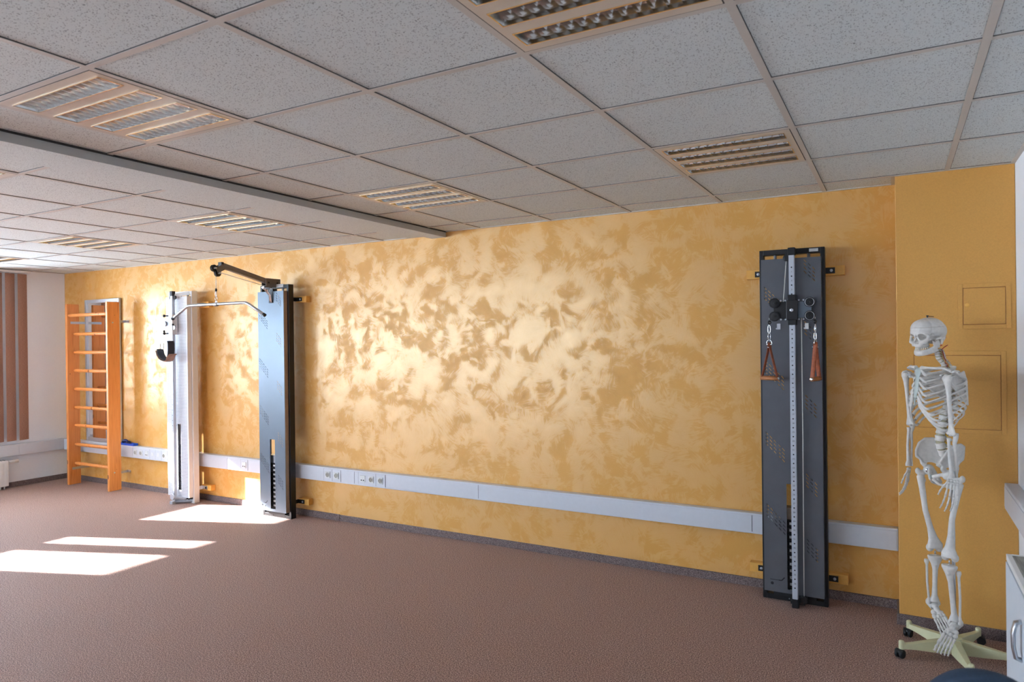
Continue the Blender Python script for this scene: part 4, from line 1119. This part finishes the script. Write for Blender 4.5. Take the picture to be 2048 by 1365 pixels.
# ---- pelvis
bm = newbm()
for s in (-1, 1):
    acet = wp(PO, s*.075, .006, .925)
    # iliac blade as a thick fan
    crest = [wp(PO, s*.098, .058, .992), wp(PO, s*.110, .050, 1.02), wp(PO, s*.118, .030, 1.055), wp(PO, s*.118, -.002, 1.078), wp(PO, s*.106, -.038, 1.080), wp(PO, s*.085, -.068, 1.065), wp(PO, s*.050, -.088, 1.032), wp(PO, s*.044, -.088, 1.0)]
    base = [acet+T_F*.018+UP*.022, acet+T_F*.016+UP*.03, acet+T_F*.010+UP*.036, acet+UP*.038, acet-T_F*.010+UP*.038-T_L*s*.005, acet-T_F*.020+UP*.034-T_L*s*.010, acet-T_F*.03+UP*.03-T_L*s*.016, acet-T_F*.035+UP*.02-T_L*s*.018]
    nn = len(crest); m_ = 6; gridA = []; 
    for i in range(nn):
        col_ = []
        for j in range(m_+1):
            t_ = j/m_; p = base[i].lerp(crest[i], t_)
            inw = -T_L*s*.016*math.sin(PI*t_)*(1 if 0 < i < nn-1 else .5)   # hollow on the inside
            col_.append(p-inw*-1 if False else p+T_L*s*.010*math.sin(PI*t_)*0+inw*-.0+(-T_L*s)*-.006*math.sin(PI*t_))
        gridA.append(col_)
    th = .0032
    def nrm(i, j):
        a = gridA[min(i+1, nn-1)][j]-gridA[max(i-1, 0)][j]; b = gridA[i][min(j+1, m_)]-gridA[i][max(j-1, 0)]
        return a.cross(b).normalized()
    A_ = [[bm.verts.new(gridA[i][j]+nrm(i, j)*th) for j in range(m_+1)] for i in range(nn)]
    B_ = [[bm.verts.new(gridA[i][j]-nrm(i, j)*th) for j in range(m_+1)] for i in range(nn)]
    for i in range(nn-1):
        for j in range(m_):
            bm.faces.new((A_[i][j], A_[i+1][j], A_[i+1][j+1], A_[i][j+1])); bm.faces.new((B_[i][j], B_[i][j+1], B_[i+1][j+1], B_[i+1][j]))
    for j in range(m_):
        bm.faces.new((A_[0][j], A_[0][j+1], B_[0][j+1], B_[0][j])); bm.faces.new((A_[-1][j], B_[-1][j], B_[-1][j+1], A_[-1][j+1]))
    for i in range(nn-1):
        bm.faces.new((A_[i][0], B_[i][0], B_[i+1][0], A_[i+1][0])); bm.faces.new((A_[i][-1], A_[i+1][-1], B_[i+1][-1], B_[i][-1]))
    tube(bm, crest, [.006, .0068, .007, .0068, .0066, .007, .0085, .009], 8)
    tube(bm, [crest[0], crest[0].lerp(base[0], .35)-T_F*.006, base[0].lerp(crest[0], .25)+T_F*.006, base[0]], [.0075, .0065, .009, .014], 8)
    ell(bm, acet, (.026, .026, .027), 14, 10)
    pub = wp(PO, s*.010, .040, .903); isch = wp(PO, s*.054, -.034, .858); ram = wp(PO, s*.030, .018, .870)
    tube(bm, [acet, acet.lerp(pub, .5)+UP*.006, pub], [.018, .0085, .011], 10)
    tube(bm, [acet-T_F*.008, acet.lerp(isch, .6)-T_F*.006, isch], [.020, .015, .017], 10)
    tube(bm, [isch, ram, pub-UP*.008], [.014, .0065, .010], 8)
    tube(bm, [base[-1]-UP*.004, wp(PO, s*.052, -.060, .985), crest[-1]], [.013, .012, .010], 8)
pel = bone('pelvis', bm, voxel=.003, sm=3)
bm = newbm()
tube(bm, [wp(PO, 0, -.034, 1.012), wp(PO, 0, -.056, .985), wp(PO, 0, -.076, .95), wp(PO, 0, -.080, .915), wp(PO, 0, -.066, .885), wp(PO, 0, -.05, .868)], [(.050, .020), (.048, .017), (.036, .011), (.020, .007), (.011, .006), (.006, .005)], 16, ref=T_L)
bone('sacrum', bm, pel, voxel=.0028)
bm = newbm(); tube(bm, [wp(PO, -.003, .042, .903), wp(PO, .003, .042, .903)], [.011, .011], 10); obj('pubic_disc', bm, M['cartilage'], pel, smooth=True)
bm = newbm(); sc = Vector((.512, -.545, .925))-SO; lathe(bm, [(.011, 0), (.011, -.006), (.004, -.009)], sc, 'y', 14); obj('hip_screw', bm, M['chrome'], pel)

# ---- legs
LEG = {1: dict(hip=Vector((.602, -.659, .918)), kn=Vector((.594, -.668, .530)), an=Vector((.612, -.655, .211)), lat=Vector((.93, -.36, 0)), fd=Vector((-.36, -.72, -.34))),
       -1: dict(hip=Vector((.5175, -.511, .918)), kn=Vector((.540, -.525, .530)), an=Vector((.536, -.515, .246)), lat=Vector((-.96, -.28, 0)), fd=Vector((.36, -.80, -.42)))}
for s in (-1, 1):
    q = LEG[s]; hip, kn, an = q['hip']-SO, q['kn']-SO, q['an']-SO
    lat = T_L*s; ax = (kn-hip).normalized(); front = lat.cross(UP)*s
    latk = q['lat'].normalized(); frk = (latk.cross(UP)*(1 if s > 0 else -1)).normalized()
    if frk.y > 0: frk = -frk
    tro = hip+latk*.052+UP*-.008; ltr = latk
    bm = newbm()
    ell(bm, hip, (.0235, .0235, .0235), 16, 10)
    tube(bm, [hip, hip.lerp(tro, .5)-UP*.006, tro-UP*.010], [.016, .0135, .017], 12)
    ell(bm, tro+UP*.004, (.013, .015, .018), 12, 8); ell(bm, tro-latk*.028-UP*.042, (.010, .011, .013), 10, 8)
    top = tro-UP*.02-latk*.012
    kt = kn+UP*.012
    mid = top.lerp(kt, .5)+T_F*.012
    tube(bm, [top, top.lerp(mid, .3), top.lerp(mid, .7), mid, mid.lerp(kt, .5), mid.lerp(kt, .8), kt-UP*.0, kn-UP*.006], [.019, .0155, .0138, .0135, .0145, (.022, .016), (.037, .019), (.036, .018)], 16, ref=latk)
    for e in (-1, 1): ell(bm, kn+latk*e*.021-frk*.010-UP*.006, (.018, .018, .021), 14, 10)
    bone('thigh_bone', bm, voxel=.0032, sm=4)
    # shin bones
    k2 = kn-UP*.042
    bm = newbm()
    tube(bm, [k2, k2-UP*.012, k2-UP*.045, k2.lerp(an, .3)+frk*.003, k2.lerp(an, .65), an+UP*.035, an+UP*.01, an], [(.036, .023), (.036, .023), (.019, .018), (.0125, .0145), .0115, .0135, (.022, .017), (.023, .016)], 16, ref=latk)
    ell(bm, k2-UP*.035+frk*.018, (.009, .009, .014), 10, 8); ell(bm, an-latk*.020-UP*.008, (.008, .011, .013), 10, 8)
    ell(bm, k2+UP*.003, (.006, .006, .006), 8, 6)
    bone('shin_bone', bm, voxel=.003, sm=4)
    bm = newbm(); f0 = k2+latk*.036-frk*.012-UP*.025; f1 = an+latk*.024-UP*.014-frk*.004
    tube(bm, [f0, f0-UP*.012, f0.lerp(f1, .12), f0.lerp(f1, .5)+latk*.003, f0.lerp(f1, .85), f1+UP*.02, f1], [.0105, .012, .0066, .0058, .006, .0095, .0085], 12)
    bone('calf_bone', bm, voxel=.0026, sm=3)
    # foot
    fd = q['fd'].normalized(); side = latk-fd*fd.dot(latk); side.normalize(); up_ = side.cross(fd); up_ = up_ if up_.dot(frk) > 0 or up_.z > 0 else -up_
    if up_.z < 0: up_ = -up_
    bm = newbm()
    R3 = Matrix((fd, side, up_)).transposed()
    E_ = lambda c, r: ell(bm, c, r, 12, 8, R3)
    a0 = an-UP*.018
    E_(a0, (.024, .019, .015)); E_(a0+fd*.024, (.015, .014, .013))
    heel = a0-fd*.050-up_*.026
    tube(bm, [a0-up_*.018, heel.lerp(a0, .4)-up_*.008, heel], [.017, .018, .020], 10); E_(heel, (.017, .018, .021))
    E_(a0+fd*.030+side*.014-up_*.020, (.018, .014, .013))
    E_(a0+fd*.044-side*.010-up_*.008, (.010, .015, .015))
    for k in range(3): E_(a0+fd*.060+side*(-.018+.013*k)-up_*(.008+.003*k), (.011, .008, .011))
    E_(a0+fd*.054+side*.022-up_*.020, (.015, .012, .011))
    fo = bone('foot_bones', bm, voxel=.0026, sm=2)
    bm = newbm()
    for k in range(5):
        o = a0+fd*.070+side*(-.019+.0112*k)-up_*(.010+.0035*k)
        d = (fd+side*(-.06+.025*k)-up_*.16).normalized()
        big = 1.45 if k == 0 else 1.
        ml = [.056, .064, .061, .057, .052][k]
        segs = [(ml, .0046*big)]+([(.028, .0052), (.020, .005)] if k == 0 else [(.022, .0038), (.011, .0034), (.009, .0032)])
        p = o
        for j, (ln, r) in enumerate(segs):
            e = p+d*ln
            tube(bm, [p, p.lerp(e, .14), p.lerp(e, .5), p.lerp(e, .86), e], [r*1.5, r*1.35, r*.85, r*1.35, r*1.3], 8)
            p = e+d*.0012; d = (d-up_*(.12 if j == 0 else .16)+fd*.05).normalized()
    obj('toe_bones', bm, M['bone'], fo, smooth=True)
    bm = newbm(); tube(bm, [kn-UP*.02, k2+UP*.006], .0035, 8); obj('knee_link', bm, M['steel'], sk, smooth=True)

# ---- skull
HO = Vector((.528, -.590, 0))
hF = Vector((-.69, -.72, -.05)).normalized(); hL = Vector((.72, -.69, 0)).normalized(); hU = hF.cross(hL)*1
hU = hL.cross(hF) if hU.z < 0 else hU
HC = Vector((.518, -.588, 1.630))-SO
def hp(f, l, u): return HC+hF*f+hL*l+hU*u
HR = Matrix((hF, hL, hU)).transposed()
bm = newbm()
EH = lambda c, r: ell(bm, hp(*c), r, 28, 18, HR)
EH((-.004, 0, .014), (.082, .067, .061)); EH((-.026, 0, .005), (.064, .066, .058)); EH((.034, 0, .018), (.052, .058, .050)); EH((.040, 0, .004), (.048, .056, .036))
EH((.058, 0, -.002), (.026, .048, .022)); EH((-.036, 0, -.028), (.046, .054, .034)); EH((.0, 0, -.030), (.055, .045, .028))
# face
EH((.052, 0, -.036), (.026, .034, .034)); EH((.050, 0, -.060), (.032, .031, .020)); EH((.040, 0, -.066), (.034, .030, .013))
for s in (-1, 1):
    tube(bm, [hp(.078, s*.006, -.004), hp(.077, s*.022, .000), hp(.066, s*.040, -.004), hp(.052, s*.048, -.016)], [.006, .006, .006, .0055], 10)
    tube(bm, [hp(.054, s*.051, -.012), hp(.058, s*.049, -.030), hp(.066, s*.040, -.044), hp(.074, s*.022, -.048), hp(.068, s*.022, -.064)], [.006, .008, .012, .011, .011], 10)
    tube(bm, [hp(.056, s*.050, -.034), hp(.036, s*.062, -.036), hp(.012, s*.066, -.031), hp(-.008, s*.062, -.028)], [(.008, .005), (.0065, .0038), (.006, .0036), (.009, .006)], 10, ref=hU)
    tube(bm, [hp(-.026, s*.054, -.032), hp(-.022, s*.050, -.062)], [.013, .007], 10)
tube(bm, [hp(.080, 0, .0), hp(.084, 0, -.014), hp(.089, 0, -.024)], [.0065, .005, .003], 10)
skull = obj('skull', bm, M['bone'], sk)
cb = newbm()
for s in (-1, 1):
    ell(cb, hp(.074, s*.0265, -.020), (.042, .0172, .0165), 20, 14, HR)
    ell(cb, hp(.036, s*.058, -.026), (.016, .011, .024), 16, 12, HR)
ell(cb, hp(.086, .006, -.045), (.028, .0080, .011), 14, 10, HR); ell(cb, hp(.086, -.006, -.045), (.028, .0080, .011), 14, 10, HR); ell(cb, hp(.086, 0, -.036), (.028, .0065, .013), 14, 10, HR)
cut = obj('cut', cb, M['bone'], sk)
fuse(cut, .0018, 1)
fuse(skull, .0022, 3, cut)
bm = newbm()
for s in (-1, 1):
    tube(bm, [hp(.004, s*.055, -.038), hp(.006, s*.054, -.056), hp(.008, s*.051, -.078)], [(.010, .0045), (.020, .004), (.021, .0045)], 12, ref=hF)
    tube(bm, [hp(.032, s*.052, -.040), hp(.022, s*.052, -.062)], [(.003, .002), (.010, .003)], 8, ref=hF)
    tube(bm, [hp(.006, s*.051, -.078), hp(.030, s*.044, -.089), hp(.050, s*.033, -.097), hp(.066, s*.018, -.102), hp(.071, 0, -.103)], [(.018, .0055), (.0165, .006), (.0150, .007), (.0145, .009), (.0150, .009)], 12, ref=hU)
jaw = bone('jaw', bm, voxel=.0024, sm=3)
bm = newbm()
for row, zt, rr in ((0, -.0775, .0), (1, -.0865, -.001)):
    for k in range(15):
        a = (k-7)/7*1.38; f = .022+.053*math.cos(a)+rr; l = .032*math.sin(a)
        ell(bm, hp(f, l, zt), (.0034, .0031, .0055), 8, 6, HR)
obj('teeth', bm, M['teeth'], jaw, smooth=True)
bm = newbm(); tube(bm, [hp(.002+.0865*math.cos(a), .0668*math.sin(a), .026) for a in [2*PI*k/48 for k in range(48)]], .0006, 5, closed=True); obj('skull_cap_seam', bm, M['taupe'], skull, smooth=True)
bm = newbm()
c = hp(-.004, .066, .030); tube(bm, [c+hF*.006, c, c-hF*.006-hU*.006], .0012, 6)
obj('skull_cap_latch', bm, M['steel'], skull, smooth=True)
bm = newbm(); c = hp(.0, 0, .072); cyl(bm, c, c+UP*.014, .0035, 8); cyl(bm, c+UP*.009, c+UP*.013, .006, 8); tube(bm, [c+UP*.01, c+UP*.006+Vector((.028, .0, 0))], .0018, 6); obj('crown_screw', bm, M['pane_dark'], skull)
bm = newbm(); tube(bm, [hp(-.032, .03, -.045), hp(-.058, .035, -.040), hp(-.075, .036, -.030)], [.002, .003, .0015], 6); tube(bm, [hp(-.032, .02, -.06), hp(-.052, .025, -.055)], [.0018, .001], 6); obj('neck_artery', bm, M['artery'], skull, smooth=True)

# ---- five legged rolling stand
st = thing('skeleton_stand', 'cream five-legged rolling stand under the skeleton', 'rolling stand', (.617, -.567, 0))
bm = newbm(); lathe(bm, [(.036, .03), (.040, .04), (.040, .082), (.032, .098), (.018, .104)], (0, 0, 0), 'z', 28); obj('hub', bm, M['cream'], st, smooth=False)
bm = newbm(); cyl(bm, (0, 0, .09), (0, 0, .905), .0085, 14); tube(bm, [(0, 0, .90), (.002, .004, .92), (.006, .012, .935), (.010, .022, .94)], .007, 10); obj('pole', bm, M['steel'], st, smooth=True)
for k, adeg in enumerate((208, 138, 63, 354, 281)):
    a = math.radians(adeg); L_ = .262
    R = Matrix.Rotation(a, 4, 'Z')
    bm = newbm()
    sec = [(.03, .022, .023, .093), (.12, .019, .031, .083), (.20, .015, .041, .073), (L_, .012, .044, .068)]
    rings_ = []
    for x, w, z0, z1 in sec:
        rings_.append([bm.verts.new(R @ Vector(p)) for p in ((x, -w, z0), (x, w, z0), (x, w*.8, z1), (x, -w*.8, z1))])
    for i in range(3):
        for j in range(4): bm.faces.new((rings_[i][j], rings_[i][(j+1) % 4], rings_[i+1][(j+1) % 4], rings_[i+1][j]))
    bm.faces.new(rings_[0][::-1]); bm.faces.new(rings_[-1])
    e = R @ Vector((L_, 0, 0))
    tube(bm, [e+UP*.042, e+UP*.076], .0135, 14); ell(bm, e+UP*.076, (.0135, .0135, .010), 14, 8)
    lg = obj('stand_leg', bm, M['cream'], st, bevel=.002)
    bm = newbm(); ca = a+[.5, 1.9, -1.1, .3, 1.4][k]; off = Vector((math.cos(ca), math.sin(ca), 0))*.012
    ax_ = Vector((-math.sin(ca), math.cos(ca), 0))
    for s in (-1, 1):
        c0 = e+off+UP*.0205+ax_*s*.004; c1 = e+off+UP*.0205+ax_*s*.019
        tube(bm, [c0, c0.lerp(c1, .2), c0.lerp(c1, .8), c1], [.018, .0205, .0205, .017], 22)
    tube(bm, [e+UP*.030, e+UP*.044], [.012, .010], 12); tube(bm, [e+off+UP*.028-ax_*.020, e+off+UP*.028+ax_*.020], [.015]*2, 12)
    obj('caster', bm, M['black_rough'], lg)

# ------------------------------------------------------------------ cabinet and chair at right
t = thing('low_cabinet', 'white cabinet with grey wood-grain top at the right edge', 'cabinet', (.688, -2.2, 0))
cd, cl, ch = .172, .295, .9
bm = newbm(); box(bm, .0, cd, -cl, cl, .0, ch-.012); obj('cabinet_body', bm, M['cabinet'], t, bevel=.002)
bm = newbm(); box(bm, .010, cd, -cl+.008, cl-.008, ch-.012, ch-.002); obj('cabinet_top', bm, M['greywood'], t)
bm = newbm()
for s in ((-.004, .010, -cl, cl), (.010, cd, cl-.008, cl+.002), (.010, cd, -cl-.002, -cl+.008)): box(bm, s[0], s[1], s[2], s[3], ch-.02, ch)
obj('top_edging', bm, M['white_metal'], t, bevel=.001)
bm = newbm(); box(bm, -.006, -.0005, -cl+.004, cl-.004, .05, ch-.024); dr = obj('cabinet_door', bm, M['cabinet'], t, bevel=.001)
bm = newbm(); tube(bm, [(-.006, -.03, .795), (-.020, -.03, .79), (-.026, -.03, .76), (-.026, -.03, .72), (-.020, -.03, .69), (-.006, -.03, .685)], [(.012, .006)]*6, 12, ref=(0, 1, 0)); obj('door_handle', bm, M['steel'], dr, smooth=True)

t = thing('office_chair', 'round top of a dark blue office chair at the bottom right edge', 'office chair', (.527, -3.12, 0))
bm = newbm()
for k in range(5):
    a = 2*PI*k/5+.4; tube(bm, [(0, 0, .09), (.16*math.cos(a), .16*math.sin(a), .08), (.26*math.cos(a), .26*math.sin(a), .065)], [.022, .016, .012], 10)
ba = obj('chair_base', bm, M['black'], t, smooth=True)
bm = newbm()
for k in range(5):
    a = 2*PI*k/5+.4; c = Vector((.26*math.cos(a), .26*math.sin(a), .025)); tube(bm, [c-Vector((-math.sin(a), math.cos(a), 0))*.02, c+Vector((-math.sin(a), math.cos(a), 0))*.02], .025, 16)
obj('caster', bm, M['black_rough'], ba)
bm = newbm(); cyl(bm, (0, 0, .08), (0, 0, .44), .022, 16); obj('gas_lift', bm, M['black'], t, smooth=True)
bm = newbm(); box(bm, -.21, .21, -.21, .20, .44, .50); se = obj('seat', bm, M['navy'], t, bevel=.03, seg=4)
bm = newbm(); bw, bh = .150, .252; nn = 72; fr_, bk_ = [], []
for k in range(nn):
    a = 2*PI*k/nn; x = bw*math.copysign(abs(math.cos(a))**.9, math.cos(a)); z = .695+bh*math.copysign(abs(math.sin(a))**.9, math.sin(a))
    fr_.append((x, z))
rings_ = []
for dy, sc in ((-.035, .85), (-.028, .96), (-.01, 1.), (.012, 1.), (.028, .95), (.034, .82)):
    rings_.append([bm.verts.new((x*sc, .12+dy-.0, .695+(z-.695)*(1-(1-sc)*.8))) for x, z in fr_])
for i in range(5):
    for k in range(nn): bm.faces.new((rings_[i][k], rings_[i][(k+1) % nn], rings_[i+1][(k+1) % nn], rings_[i+1][k]))
bm.faces.new(rings_[0][::-1]); bm.faces.new(rings_[-1]); obj('backrest', bm, M['navy'], t, smooth=True)
bm = newbm(); tube(bm, [(0, .0, .43), (0, .17, .44), (0, .175, .6)], [(.03, .006)]*3, 8, ref=(1, 0, 0)); obj('backrest_bar', bm, M['black'], t)

# ------------------------------------------------------------------ light and camera
w = bpy.data.worlds.new('world'); S.world = w; w.use_nodes = True; nt = w.node_tree
for n in list(nt.nodes): nt.nodes.remove(n)
wo = nt.nodes.new('ShaderNodeOutputWorld'); bg = nt.nodes.new('ShaderNodeBackground')
tc = nt.nodes.new('ShaderNodeTexCoord'); sx = nt.nodes.new('ShaderNodeSeparateXYZ'); nt.links.new(tc.outputs['Generated'], sx.inputs[0])
r = nt.nodes.new('ShaderNodeValToRGB'); nt.links.new(sx.outputs[2], r.inputs[0])
els = r.color_ramp.elements; els[0].position = .46; els[0].color = (.85, 1.05, 1.26, 1); els[1].position = .5; els[1].color = (.66, .86, 1.08, 1)
mm_ = nt.nodes.new('ShaderNodeMath'); mm_.operation = 'MULTIPLY_ADD'; mm_.inputs[1].default_value = .5; mm_.inputs[2].default_value = .5; nt.links.new(sx.outputs[2], mm_.inputs[0]); nt.links.new(mm_.outputs[0], r.inputs[0])
e3 = els.new(.8); e3.color = (.5, .7, 1., 1)
nt.links.new(r.outputs[0], bg.inputs[0]); bg.inputs[1].default_value = 27.
nt.links.new(bg.outputs[0], wo.inputs[0])
sun = bpy.data.lights.new('sun', 'SUN'); sun.energy = 70.; sun.angle = math.radians(.6); sun.color = (.97, .97, 1.)
so = bpy.data.objects.new('sun', sun); C.objects.link(so)
d = Vector((1., .38, -.48)).normalized(); so.rotation_euler = d.to_track_quat('-Z', 'Y').to_euler(); so.location = (-12, -3, 5)
# portals that only guide the sampling of the sky through the window openings
def portal(loc, sx_, sy_, direction):
    l = bpy.data.lights.new('sky_portal', 'AREA'); l.shape = 'RECTANGLE'; l.size = sx_; l.size_y = sy_
    l.cycles.is_portal = True
    o = bpy.data.objects.new('sky_portal', l); C.objects.link(o); o.location = loc; o.rotation_euler = Vector(direction).to_track_quat('-Z', 'Y').to_euler()
for a, b in LW: portal((XL-.31, (a+b)/2, (WZ0+WZ1)/2), b-a, WZ1-WZ0, (1, 0, 0))
for a, b in FILL_WIN: portal(((a+b)/2, YF-.31, (WZ0+WZ1)/2), b-a, WZ1-WZ0, (0, 1, 0))

cam = bpy.data.cameras.new('camera'); cam.sensor_width = 36; cam.lens = 36*1373.43/2048; cam.clip_start = .02; cam.clip_end = 200
cam.dof.use_dof = True; cam.dof.focus_distance = 4.8; cam.dof.aperture_fstop = 5.
co = bpy.data.objects.new('camera', cam); C.objects.link(co)
a, b, c = .5107, -.0019, -.0120
fw = Vector((-math.sin(a)*math.cos(b), math.cos(a)*math.cos(b), math.sin(b))); r0 = Vector((math.cos(a), math.sin(a), 0)); u0 = r0.cross(fw)
rt = r0*math.cos(c)+u0*math.sin(c); up = -r0*math.sin(c)+u0*math.cos(c)
co.matrix_world = Matrix(((rt.x, up.x, -fw.x, .3794), (rt.y, up.y, -fw.y, -4.6417), (rt.z, up.z, -fw.z, 1.6176), (0, 0, 0, 1)))
S.camera = co
S.view_settings.view_transform = 'Standard'; S.view_settings.look = 'None'; S.view_settings.gamma = 1.; S.view_settings.use_curve_mapping = False
S.view_settings.exposure = .38
